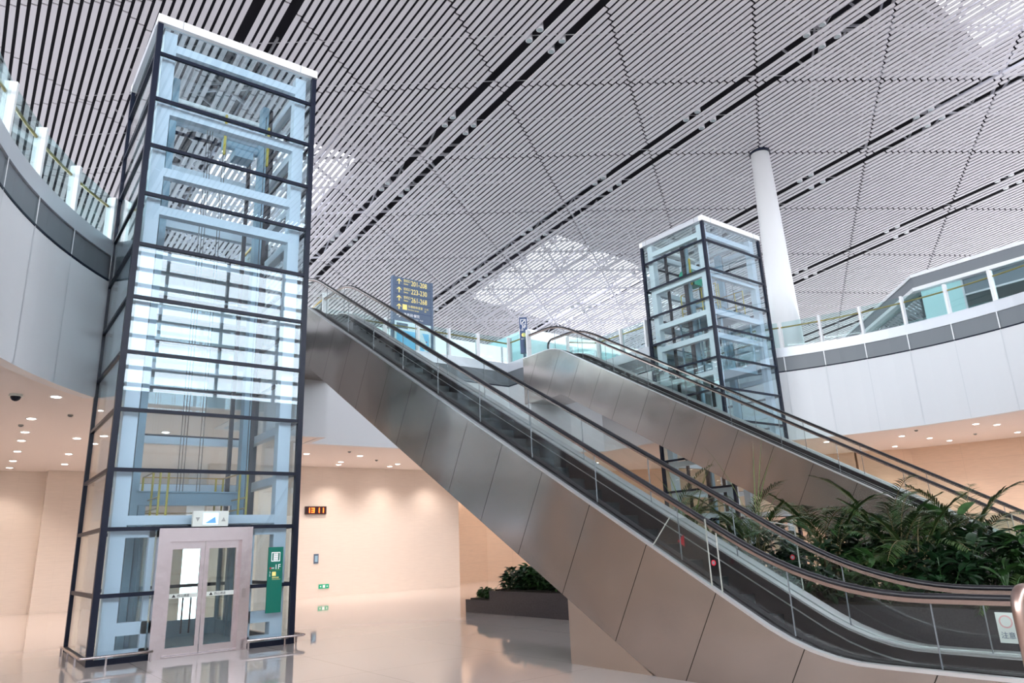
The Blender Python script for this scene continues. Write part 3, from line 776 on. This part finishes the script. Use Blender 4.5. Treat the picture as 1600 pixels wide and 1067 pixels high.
def leaf(mb, base, tip_dir, L, Wd, droop, n=5, twist=0., fold=.15):
    """an arched blade leaf from base"""
    d = Vector(tip_dir).normalized(); side = d.cross(Vector((0, 0, 1)))
    if side.length < 1e-3: side = Vector((1, 0, 0))
    side.normalize(); side = (Matrix.Rotation(twist, 3, d) @ side)
    p = Vector(base); rows = []
    for i in range(n + 1):
        t = i / n; w = Wd * (math.sin(PI * min(1, t * .93 + .07)) ** .75) if i < n else 0.004
        u = side.cross(d)
        rows.append((p - side * w / 2 + u * w * fold, p.copy(), p + side * w / 2 + u * w * fold))
        p = p + d * (L / n); d = (d + Vector((0, 0, -droop / n))).normalized()
    k = len(mb.v)
    for r in rows: mb.v += [tuple(q) for q in r]
    for i in range(n):
        q = k + 3 * i; mb.f += [(q, q + 1, q + 4, q + 3), (q + 1, q + 2, q + 5, q + 4)]
def frond(mb, st_, base, d, L, droop, R, lw=.035, ll=.42):
    d = Vector(d).normalized(); p = Vector(base); n = 16; path = [p.copy()]
    for i in range(n):
        t = i / n; p2 = p + d * (L / n); side = d.cross(Vector((0, 0, 1)))
        if side.length < 1e-3: side = Vector((1, 0, 0))
        side.normalize()
        if t > .2:
            l = ll * (math.sin(PI * (t * .85 + .1)) + .15)
            for s in (-1, 1):
                dd = (side * s * .8 + d * .75 + Vector((0, 0, .12 + R.uniform(-.1, .1)))).normalized()
                leaf(mb, p, dd, l, lw, .55, 3, R.uniform(-.3, .3), .05)
                leaf(mb, (p + p2) / 2, (dd + Vector((0, 0, R.uniform(-.15, .1)))).normalized(), l, lw, .55, 3, R.uniform(-.3, .3), .05)
        p = p2; d = (d + Vector((0, 0, -droop / n))).normalized(); path.append(p.copy())
    st_.tube(path, .010, 5, r2=.004)
def plant(kind, x, y, z, h, seed, label, group=None, cat='plant', name=None):
    R = random.Random(seed); fol = MB(); stm = MB()
    names = {'palm': 'areca_palm', 'spiky': 'grass_palm', 'broad': 'broadleaf_plant', 'shrub': 'leafy_shrub', 'fern': 'fern'}
    root = empty(names[kind], (x, y, z)); tag(root, label, cat, group); lm = 'leaf_a'
    if kind == 'palm':
        n = R.randint(9, 12)
        for i in range(n):
            a = 2.4 * i + R.uniform(-.3, .3); r = R.uniform(.02, .12); el = R.uniform(.9, 2.3) if i > 2 else 3.2
            b_ = Vector((r * math.cos(a), r * math.sin(a), 0)); hh = h * R.uniform(.25, .45)
            stm.tube([b_, b_ + Vector((math.cos(a) * .04, math.sin(a) * .04, hh))], .018, 6, r2=.012)
            frond(fol, stm, b_ + Vector((math.cos(a) * .04, math.sin(a) * .04, hh)), (math.cos(a), math.sin(a), el), h * R.uniform(.62, .85), R.uniform(1.2, 2.0), R, .03, .30)
        lm = R.choice(['leaf_a', 'leaf_c', 'leaf_a'])
    elif kind == 'fern':
        for i in range(14):
            a = 2.4 * i + R.uniform(-.3, .3)
            frond(fol, stm, (0, 0, h * .1), (math.cos(a), math.sin(a), R.uniform(.5, 1.6)), h * R.uniform(.8, 1.1), R.uniform(1.5, 2.4), R, .022, .2)
        lm = 'leaf_a'
    elif kind == 'spiky':
        stm.tube([(0, 0, 0), (.02, .02, h * .35)], .03, 8, r2=.022)
        for i in range(46):
            a = 2.4 * i + R.uniform(-.2, .2); el = R.uniform(-.1, 1.9)
            leaf(fol, (.02, .02, h * R.uniform(.28, .36)), (math.cos(a), math.sin(a), el), h * R.uniform(.25, .62), .022, R.uniform(.8, 2.0), 6, R.uniform(-.3, .3))
        for i in range(4):
            a = R.uniform(0, 6.3); leaf(fol, (.02, .02, h * .35), (math.cos(a) * .35, math.sin(a) * .35, 1), h * .75, .02, R.uniform(.3, 1.3), 8)
        lm = 'leaf_d'
    elif kind == 'broad':
        n = R.randint(10, 14)
        for i in range(n):
            a = 2.4 * i + R.uniform(-.4, .4); hh = h * R.uniform(.35, .72); rr = R.uniform(.08, .30) * h * .5
            tip = Vector((math.cos(a) * rr, math.sin(a) * rr, hh))
            stm.tube([(0, 0, 0), (tip.x * .35, tip.y * .35, hh * .6), tip], .013, 6, r2=.008)
            leaf(fol, tip, (math.cos(a), math.sin(a), R.uniform(.3, 1.8)), .12 + h * R.uniform(.16, .24), .05 + h * R.uniform(.06, .09), R.uniform(.8, 1.8), 7, R.uniform(-.6, .6), .12)
        lm = R.choice(['leaf_b', 'leaf_c', 'leaf_b'])
    else:
        for i in range(90):
            a = R.uniform(0, 2 * PI); rr = (R.random() ** .6) * h * .55; zz = h * R.uniform(.1, .95) * (1 - .4 * (rr / (h * .55)) ** 2)
            b_ = Vector((math.cos(a) * rr, math.sin(a) * rr, zz))
            if i % 5 == 0: stm.tube([(b_.x * .2, b_.y * .2, 0), (b_.x * .7, b_.y * .7, zz * .6), b_], .007, 5)
            for q in range(2):
                a2 = a + R.uniform(-1.3, 1.3); leaf(fol, b_, (math.cos(a2), math.sin(a2), R.uniform(-.1, 1.1)), h * R.uniform(.20, .32) + .05, .055 + h * .045, R.uniform(.5, 1.6), 4, R.uniform(-.7, .7), .12)
        lm = R.choice(['leaf_b', 'leaf_c'])
    fol.build('foliage', lm, root, True); stm.build('stems', 'bark' if kind in ('palm', 'spiky') else 'leaf_c', root, True)
    return root
Zs = .60
ORD = ['nearest the elevators', 'second from the elevators', 'third from the elevators', 'fourth from the elevators', 'fifth from the elevators', 'sixth from the elevators', 'seventh from the elevators', 'eighth from the elevators', 'ninth from the elevators', 'last and nearest the camera side']
palms = [(13.3, 11.6, 2.7), (12.5, 10.7, 2.6), (13.7, 9.8, 2.1), (12.5, 8.7, 1.9), (13.5, 7.9, 2.1), (12.6, 7.2, 1.9), (14.1, 6.9, 2.2), (13.2, 6.3, 2.0), (14.3, 5.6, 1.9), (12.5, 5.7, 1.6)]
for i, (x, y, h) in enumerate(palms):
    plant('palm', x, y, Zs, h, 100 + i, 'feathery green palm in the long planter, %s of the palms' % ORD[i], 'feathery palms in the long planter')
sp_ = [(12.2, 10.0, 2.7), (12.9, 8.9, 3.0), (12.0, 9.2, 1.7)]
for i, (x, y, h) in enumerate(sp_):
    plant('spiky', x, y, Zs, h, 200 + i, ['thin arching grass palm in the long planter, nearest the elevators', 'tallest thin bladed grass palm in the middle of the long planter', 'short thin bladed grass palm at the planter edge'][i], 'thin bladed grass palms')
br = [(13.4, 6.9, 1.7), (12.7, 5.0, 1.15), (13.5, 5.5, 1.8), (12.2, 4.4, .9), (14.4, 7.9, 1.5), (13.3, 4.6, 1.1), (14.5, 4.5, 1.35), (12.1, 6.4, 1.0)]
for i, (x, y, h) in enumerate(br):
    plant('broad', x, y, Zs, h, 300 + i, ['broad leaved plant amid the palms above the near handrail bend', 'low broad leaved plant behind the near escalator handrail bend', 'tallest broad leaved plant toward the planter foot', 'smallest broad leaved plant at the near planter edge', 'broad leaved plant close under the far escalator side', 'low broad leaved plant in the middle of the planter foot', 'broad leaved plant at the far corner of the planter foot', 'low broad leaved plant below the palms at the near edge'][i], 'broad leaved plants')
sh = []
R_ = random.Random(5); y = 3.1
where = ['at the very foot of the planter', 'second from the planter foot', 'third from the planter foot', 'fourth from the planter foot', 'fifth from the planter foot', 'sixth from the planter foot', 'seventh from the planter foot', 'eighth from the planter foot', 'ninth from the planter foot', 'tenth from the planter foot', 'eleventh from the planter foot', 'twelfth from the planter foot']
rows = [(11.95, 'near edge'), (13.3, 'middle row'), (14.6, 'far edge')]
for rx, rn in rows:
    for i in range(8):
        y = 3.2 + i * .95; z = .36 if y < 4.1 else Zs
        plant('shrub' if (i + int(rx)) % 4 else 'fern', rx + R_.uniform(-.08, .08), y + R_.uniform(-.1, .1), z, .95 if rx < 13 else 1.15, 400 + i * 7 + int(rx * 3), 'low leafy plant in the planter %s, %s' % (rn, where[i]), 'low leafy plants in the planter')
# undergrowth at the elevator end
yy = [(11.95, 15.9, .55), (12.5, 15.3, .6), (12.0, 14.8, .58), (12.9, 15.9, .55), (12.0, 14.1, .6), (13.0, 14.6, .62), (12.1, 13.4, .6), (13.7, 15.4, .6), (13.1, 13.6, .6), (12.2, 12.7, .6), (11.9, 15.3, .6), (12.4, 14.4, .7), (11.95, 13.8, .62), (12.6, 16.0, .6)]
for i, (x, y, h) in enumerate(yy):
    plant('shrub', x, y, Zs, h, 500 + i, 'short shrub at the planter end under the near escalator, %s' % (ORD + ['front filler beside the outermost shrub', 'tallest of the clump', 'front one before the tallest', 'rear outermost one'])[i].replace('elevators', 'wall').replace('last and nearest the camera side', 'last toward the palms'), 'short shrubs at the planter end')
for i, (x, y) in enumerate(((11.85, 16.75), (11.95, 17.25), (12.6, 17.0))):
    plant('shrub', x, y, .36, .26, 540 + i, 'tiny shrub on the low step of the planter, %s' % ['against the taller box', 'at the outer corner', 'behind the other two'][i], 'tiny shrubs on the planter step')

# ------------------------------------------------------------------ wall and ceiling fittings, lower storey
ck = empty('digital_clock', (11.95, 29.5, 3.32)); tag(ck, 'digital wall clock showing 13 11 in orange red digits', 'clock')
MB().box(-.46, .46, -.08, 0, 0, .32).build('case', 'led_box', ck)
def seg7(mb, ch, x, z, w, h, t):
    S = {'1': 'bc', '3': 'abgcd'}[ch]
    for c in S:
        if c == 'a': mb.box(x, x + w, -.086, -.08, z + h - t, z + h)
        if c == 'd': mb.box(x, x + w, -.086, -.08, z, z + t)
        if c == 'g': mb.box(x, x + w, -.086, -.08, z + h / 2 - t / 2, z + h / 2 + t / 2)
        if c == 'b': mb.box(x + w - t, x + w, -.086, -.08, z + h / 2, z + h)
        if c == 'c': mb.box(x + w - t, x + w, -.086, -.08, z, z + h / 2)
dg_ = MB()
for ch, x in (('1', -.40), ('3', -.20), ('1', .02), ('1', .20)): seg7(dg_, ch, x, .06, .14, .20, .035)
dg_.build('digits', 'led', ck)
pn = empty('wall_panel', (12.05, 29.5, 1.34)); tag(pn, 'small blue framed panel on the beige wall below the clock', 'panel')
MB().box(-.10, .10, -.03, 0, 0, .38).build('frame', 'slate_s', pn); MB().box(-.06, .06, -.035, -.03, .07, .31).build('plate', pbr('plate_blue', (.3, .5, .65), .4), pn)
ex = empty('exit_sign', (12.42, 29.5, .34)); tag(ex, 'small green exit sign low on the beige far wall', 'sign')
MB().box(-.22, .22, -.03, 0, 0, .17).build('box', 'exit', ex)
ar = MB(); ar.box(-.05, .05, -.033, -.03, .03, .14); ar.poly([(-.18, -.033, .085), (-.12, -.033, .12), (-.12, -.033, .05)]); ar.poly([(.18, -.033, .085), (.12, -.033, .05), (.12, -.033, .12)]); ar.build('arrows', 'txt_w', ex)
sb = empty('wall_speaker', (11.05, 29.4, 5.0)); tag(sb, 'small cream box high on the far wall under the ceiling', 'box')
MB().box(-.09, .09, -.1, .1, -.12, .14).build('case', 'plastic', sb)

def downlight_proto(label, group):
    t = empty('recessed_downlight'); tag(t, label, 'light', group)
    MB().cyl((0, 0), .13, -.012, .0, 24).build('trim_ring', 'white', t)
    MB().cyl((0, 0), .095, -.016, -.012, 24).build('lamp', 'lamp', t)
    return t
spots = []
def downlights(pts, label, group):
    p0 = None
    for x, y in pts:
        if p0 is None: p0 = downlight_proto(label, group); p0.location = (x, y, Z1)
        else: dup(p0, (x, y, Z1))
        spots.append((x, y))
downlights([(1.15, 21.5), (1.17, 23.8), (1.2, 25.5), (1.25, 28.0), (1.28, 30.6), (1.3, 32.8), (1.38, 18.4), (2.4, 19.7), (2.5, 24.5), (2.7, 28.2), (2.9, 31.2), (-1.2, 32.2), (5.2, 30.8), (4.4, 26.0), (4.5, 22.5)], 'round recessed downlight in the balcony underside at the left', 'downlights at the left')
downlights([(10.0, 25.7), (12.1, 25.6), (12.2, 27.6), (12.5, 28.5), (14.8, 27.6), (14.9, 28.5), (17.3, 28.5), (17.3, 26.0), (9.9, 28.5), (14.6, 25.6), (20.5, 31.5), (22.5, 30.2), (20.2, 26.5), (23.6, 24.5)], 'round recessed downlight in the balcony underside before the beige far wall', 'downlights before the far wall')
downlights([(29.8, 13.3), (31.8, 13.1), (33.7, 13.1), (30.4, 10.1), (33.9, 10.6), (29.3, 10.4), (28.2, 15.6), (31.0, 16.2), (33.2, 15.2), (27.6, 19.0), (30.2, 19.6), (29, 7), (32, 7), (35.3, 8), (24.5, 26.6)], 'round recessed downlight in the balcony underside at the right', 'downlights at the right')
for i, (x, y) in enumerate(spots):
    ld = bpy.data.lights.new('downlight_beam', 'SPOT'); ld.energy = 270; ld.color = (1, .84, .74); ld.spot_size = math.radians(115); ld.spot_blend = .9; ld.shadow_soft_size = .1
    lo = bpy.data.objects.new('downlight_beam', ld); COL.objects.link(lo); lo.location = (x, y, Z1 - .05)
cam_ = empty('dome_camera', (.65, 18.5, Z1)); tag(cam_, 'dark dome security camera under the left balcony', 'camera')
MB().cyl((0, 0), .13, -.05, 0, 24).build('base', 'plastic', cam_)
dm = MB()
for i in range(5):
    a0 = i * PI / 10; a1 = (i + 1) * PI / 10; dm.cyl((0, 0), .10 * math.cos(a0), -.05 - .10 * math.sin(a0), -.05 - .10 * math.sin(a1), 20, .10 * math.cos(a1))
dm.build('dome', 'frame', cam_, True)
sd = None
for x, y, lb in ((1.9, 20.6, 'nearest the left elevator'), (1.0, 22.6, 'behind the dome camera'), (11.2, 24.6, 'above the far beige wall, left one'), (13.3, 26.6, 'above the far beige wall, right one'), (28.6, 12.2, 'under the right balcony, near its edge'), (32.4, 11.6, 'under the right balcony, further in')):
    if sd is None:
        sd = empty('smoke_detector', (x, y, Z1)); MB().cyl((0, 0), .06, -.04, 0, 16).build('body', 'shop_grey', sd); MB().cyl((0, 0), .035, -.055, -.04, 16).build('sensor', 'band', sd)
        tag(sd, 'small round smoke detector ' + lb, 'detector', 'smoke detectors')
    else: dup(sd, (x, y, Z1), None, 'small round smoke detector ' + lb)

# ------------------------------------------------------------------ signs on the upper floor
gb = empty('gate_sign', (12.58, 24.0, Z2)); tag(gb, 'tall slate blue direction board listing gates 201 to 268 on the upper floor', 'sign')
MB().box(.10, 1.76, -.06, .06, 1.52, 3.34).build('panel', 'slate_s', gb)
MB().box(0, .10, -.08, .08, 0, 3.36).build('post', 'slate_s', gb); MB().box(1.76, 1.86, -.08, .08, 0, 3.36).build('post', 'slate_s', gb)
rl = MB()
rh = .355
for i in range(1, 5): rl.box(.10, 1.76, -.066, -.06, 3.34 - i * rh - .012, 3.34 - i * rh + .012)
rl.build('divider', 'navy', gb)
def arrow(mb, x, z, s, right=False):
    y = -.066
    pts = [(0, .5), (.42, .1), (.42, -.06), (.08, .24), (.08, -.5), (-.08, -.5), (-.08, .24), (-.42, -.06), (-.42, .1)]
    if right: pts = [(b, -a) for a, b in pts]
    mb.poly([(x + a * s, y, z + b * s) for a, b in pts][::-1])
for i, t in enumerate(['201-208', '223-230', '261-268']):
    zc = 3.34 - (i + .5) * rh
    am = MB(); arrow(am, .30, zc, .24); am.build('arrow', 'txt_y', gb)
    text('登机口', .125, 'txt_y', 'row_text', gb, (.50, -.066, zc + .02), (1, 0, 0), (0, 0, 1), .001, squeeze=.85); text('Gates', .09, 'txt_y', 'row_text', gb, (.50, -.066, zc - .10), (1, 0, 0), (0, 0, 1), .001)
    text(t, .30, 'txt_y', 'gate_numbers', gb, (.84, -.066, zc - .10), (1, 0, 0), (0, 0, 1), .003, squeeze=.75)
zc = 3.34 - 3.5 * rh
am = MB(); arrow(am, .30, zc, .24); am.build('arrow', 'txt_y', gb)
MB().box(.46, .66, -.066, -.06, zc - .10, zc + .12).build('pictogram', 'txt_y', gb)
text('头等舱休息室', .12, 'txt_y', 'row_text', gb, (.70, -.066, zc + .02), (1, 0, 0), (0, 0, 1), .001, squeeze=.95); text('First Class Lounge', .075, 'txt_y', 'row_text', gb, (.70, -.066, zc - .10), (1, 0, 0), (0, 0, 1), .001, squeeze=.9); text('11-15\n23', .10, 'txt_y', 'row_text', gb, (1.46, -.066, zc + .03), (1, 0, 0), (0, 0, 1), .001, squeeze=.8)
zc = 3.34 - 4.5 * rh
am = MB(); arrow(am, .30, zc, .22, True); am.build('arrow', 'txt_w', gb)
text('洗手间·餐饮', .14, 'txt_w', 'row_text', gb, (.50, -.066, zc), (1, 0, 0), (0, 0, 1), .001); text('Restroom · Food', .07, 'txt_w', 'row_text', gb, (.9, -.066, zc - .12), (1, 0, 0), (0, 0, 1), .001)
mpb = MB().box(.10, 1.76, -.05, .05, .25, 1.50).build('map_board', 'map_w', gb)
m_ = MB(); m_.box(.2, 1.66, -.054, -.05, .32, 1.12); m_.build('map_sea', 'map_b', mpb)
m_ = MB(); m_.poly([(1.15, -.056, 1.12), (1.35, -.056, 1.12), (1.62, -.056, .5), (1.5, -.056, .32), (1.3, -.056, .7)]); m_.build('map_land', 'map_w', mpb)
MB().box(.2, .7, -.056, -.05, 1.2, 1.42).build('map_title', 'slate_s', mpb)
MB().disc((1.55, -.058, .78), .03, 10, (0, -1, 0)).build('map_pin', 'red', mpb)

es = empty('escalator_sign', (17.72, 22.15, Z2)); tag(es, 'narrow navy escalator sign reading 3F at the top of the far escalator', 'sign')
es.rotation_euler = (0, 0, math.radians(-38))
MB().box(-.16, .16, -.08, .08, .35, 1.88).build('panel', 'navy', es); MB().box(-.05, .05, -.04, .04, 0, .35).build('post', 'slate_s', es)
ic = MB(); ic.box(-.11, .11, -.084, -.08, 1.58, 1.80); ic.build('pictogram', 'txt_w', es); MB().box(-.09, .09, -.087, -.084, 1.60, 1.78).build('pictogram_field', 'navy', es)
ln = MB(); ln.bar((-.06, -.089, 1.63), (.06, -.089, 1.75), .004, .035, (0, 0, 1)); ln.build('pictogram_escalator', 'txt_w', es)
text('3F', .20, 'txt_w', 'floor_text', es, (-.08, -.083, 1.40), (1, 0, 0), (0, 0, 1), .002)
text('三层', .07, 'txt_w', 'small_text', es, (-.14, -.083, 1.31), (1, 0, 0), (0, 0, 1), .001)
MB().disc((.0, -.084, 1.12), .09, 16, (0, -1, 0)).build('yellow_mark', 'txt_y', es)
text('出发 1 2', .06, 'txt_w', 'small_text', es, (-.12, -.083, .93), (1, 0, 0), (0, 0, 1), .001)

# ------------------------------------------------------------------ shop pavilion on the right, upper floor
sh_ = empty('shop_pavilion', (35.8, 13.9, Z2)); tag(sh_, 'flat roofed shop pavilion with dark fascia beyond the right balcony railing', 'building')
poly = [(0, 0), (0, -13), (13, -13), (13, 12.5), (12.5, 12.5)]
def extr(mb, pts, z0, z1):
    n = len(mb.v); k = len(pts); mb.v += [(x, y, z0) for x, y in pts] + [(x, y, z1) for x, y in pts]
    mb.f += [tuple(range(n, n + k))[::-1], tuple(range(n + k, n + 2 * k))] + [(n + i, n + (i + 1) % k, n + k + (i + 1) % k, n + k + i) for i in range(k)]
def grow(d): return [(-d, d * .4), (-d, -13 - d), (13 + d, -13 - d), (13 + d, 12.5 + d), (12.5, 12.5 + d)]
b = MB(); extr(b, grow(.3), 4.50, 4.66); b.build('fascia_cap', 'white', sh_)
b = MB(); extr(b, grow(.22), 3.98, 4.50); b.build('fascia', 'band', sh_)
b = MB(); extr(b, grow(.3), 3.80, 3.98); b.build('fascia_base', 'white', sh_)
b = MB(); extr(b, grow(-.3), 3.70, 3.79); b.build('shop_ceiling', 'shop_dark', sh_)
b = MB(); b.box(.0, .03, -1.9, -.1, .1, 3.8); b.build('aqua_panel', 'teal_wall', sh_)
b = MB(); b.box(.0, .02, -13, -1.9, .1, 3.0); b.build('shop_glass', 'glass_r', sh_)
b = MB(); b.bar((.1, .05, 1.95), (12.4, 12.35, 1.95), .02, 3.7); b.build('shop_glass', 'glass_r', sh_)
b = MB()
for y in (-1.95, -4.6, -7.2, -9.8, -12.9): b.box(-.03, .06, y, y + .08, 0, 3.8)
b.box(-.03, .06, -13, -1.9, 3.0, 3.08); b.build('shop_mullion', 'curb', sh_)
b = MB(); b.box(.1, .3, -13, -1.9, 3.1, 3.8); b.box(3.0, 3.2, -12, -1.5, 2.4, 2.95); b.build('bulkhead', 'shop_dark', sh_)
b = MB(); b.box(4.5, 4.7, -12, 3, 0, 2.3); b.build('back_wall', 'shop_grey', sh_)
b = MB(); b.box(4.5, 4.7, -12, 3, 2.3, 3.7); b.build('back_wall', 'teal_wall', sh_)
b = MB(); b.box(.05, .12, -6.6, -5.2, 1.3, 2.5); b.build('red_panel', 'red', sh_)
b = MB(); b.box(2.9, 2.98, -3.6, -2.7, 2.05, 2.3); b.build('exit_sign_box', 'exit', sh_)
b = MB(); b.box(.6, 1.4, -3.0, -2.2, 0, .9); b.box(.6, 1.4, -6.4, -5.2, 0, .9); b.build('counter', 'white', sh_)

# white blocks on the upper floor, the first standing in for railing glare
ra = empty('backdrop_block', (15.6, 33, Z2)); tag(ra, 'low white block with grey slots and added glow, standing in for glare behind the railing between the escalators', 'building')
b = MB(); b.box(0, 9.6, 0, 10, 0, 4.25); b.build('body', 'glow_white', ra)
b = MB()
for z, x0_, x1_ in ((2.1, 2.6, 6.4), (3.2, .4, 4.6), (1.2, 5.5, 9.4), (2.5, 7.2, 9.3)): b.box(x0_, x1_, -.02, 0, z, z + .14)
b.build('slots', 'curb', ra)
b = MB()
for x in (.1, 4.3, 9.0): b.box(x, x + .12, -.04, 0, 0, 4.25)
b.build('frame', 'truss', ra)
rb_ = empty('backdrop_block', (26.0, 32.5, Z2)); tag(rb_, 'wide shop front with white bands and teal glass behind the right elevator', 'building')
b = MB(); b.box(0, 16, .2, 8, 0, 5.4); b.build('body', 'teal_wall', rb_)
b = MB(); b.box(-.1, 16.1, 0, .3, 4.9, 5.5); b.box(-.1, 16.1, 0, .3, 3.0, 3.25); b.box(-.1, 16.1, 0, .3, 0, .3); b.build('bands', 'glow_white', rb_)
b = MB()
for x in range(0, 17, 2): b.box(x, x + .1, .05, .2, .3, 4.9)
b.build('mullions', 'curb', rb_)
# seats by the right elevator on the upper floor
seat0 = None
for i, (x, y, lb) in enumerate(((21.8, 27.0, 'left'), (23.0, 27.2, 'middle'), (24.2, 27.4, 'right'))):
    if seat0 is None:
        seat0 = empty('information_counter', (x, y, Z2)); b = MB(); b.box(-.5, .5, -.25, .25, 0, 1.0); b.build('body', 'white', seat0); b = MB(); b.box(-.54, .54, -.3, .3, 1.0, 1.05); b.build('top', 'band', seat0)
        tag(seat0, 'white counter with dark top on the upper floor behind the right elevator, %s one' % lb, 'counter', 'white counters')
    else: dup(seat0, (x, y, Z2), None, 'white counter with dark top on the upper floor behind the right elevator, %s one' % lb)

# ------------------------------------------------------------------ light
w = bpy.data.worlds.new('sky'); SC.world = w; w.use_nodes = True; nt = w.node_tree; nt.nodes.clear()
bg = nt.nodes.new('ShaderNodeBackground'); ow = nt.nodes.new('ShaderNodeOutputWorld'); tc = nt.nodes.new('ShaderNodeTexCoord')
sx = nt.nodes.new('ShaderNodeSeparateXYZ'); nt.links.new(tc.outputs['Generated'], sx.inputs[0])
cr = nt.nodes.new('ShaderNodeValToRGB'); mr = nt.nodes.new('ShaderNodeMapRange'); mr.inputs[1].default_value = -1; mr.inputs[2].default_value = 1
nt.links.new(sx.outputs[2], mr.inputs[0]); nt.links.new(mr.outputs[0], cr.inputs[0])
el = cr.color_ramp.elements; el[0].position = .45; el[0].color = (.55, .54, .54, 1); el[1].position = .52; el[1].color = (.90, .95, 1.0, 1)
nt.links.new(cr.outputs[0], bg.inputs[0]); bg.inputs[1].default_value = 9.0
nt.links.new(bg.outputs[0], ow.inputs[0])

# ------------------------------------------------------------------ camera
f, pitch, roll, yaw = 1113.9, .2792, -.0428, .6573
def Rb(v): return Vector((v[0] * math.cos(yaw) + v[1] * math.sin(yaw), -v[0] * math.sin(yaw) + v[1] * math.cos(yaw), v[2]))
r = Rb((1, 0, 0)); fwd = Rb((0, math.cos(pitch), math.sin(pitch))); up = Rb((0, -math.sin(pitch), math.cos(pitch)))
c_, s_ = math.cos(roll), math.sin(roll)
r2 = r * c_ + up * s_; u2 = -r * s_ + up * c_
cd = bpy.data.cameras.new('camera'); cam = bpy.data.objects.new('camera', cd); COL.objects.link(cam)
cd.sensor_width = 36; cd.lens = f * 36 / 1600; cd.clip_end = 400; cd.clip_start = .05
mw = Matrix(((r2.x, u2.x, -fwd.x, 0), (r2.y, u2.y, -fwd.y, 0), (r2.z, u2.z, -fwd.z, 1.7), (0, 0, 0, 1)))
cam.matrix_world = mw
SC.camera = cam
SC.view_settings.view_transform = 'Standard'; SC.view_settings.look = 'None'; SC.view_settings.exposure = -0.05; SC.view_settings.gamma = 1
SC.cycles.use_denoising = True
SC.cycles.max_bounces = 9; SC.cycles.diffuse_bounces = 5; SC.cycles.glossy_bounces = 5; SC.cycles.transparent_max_bounces = 40
SC.cycles.sample_clamp_indirect = 8; SC.cycles.caustics_reflective = False; SC.cycles.caustics_refractive = False
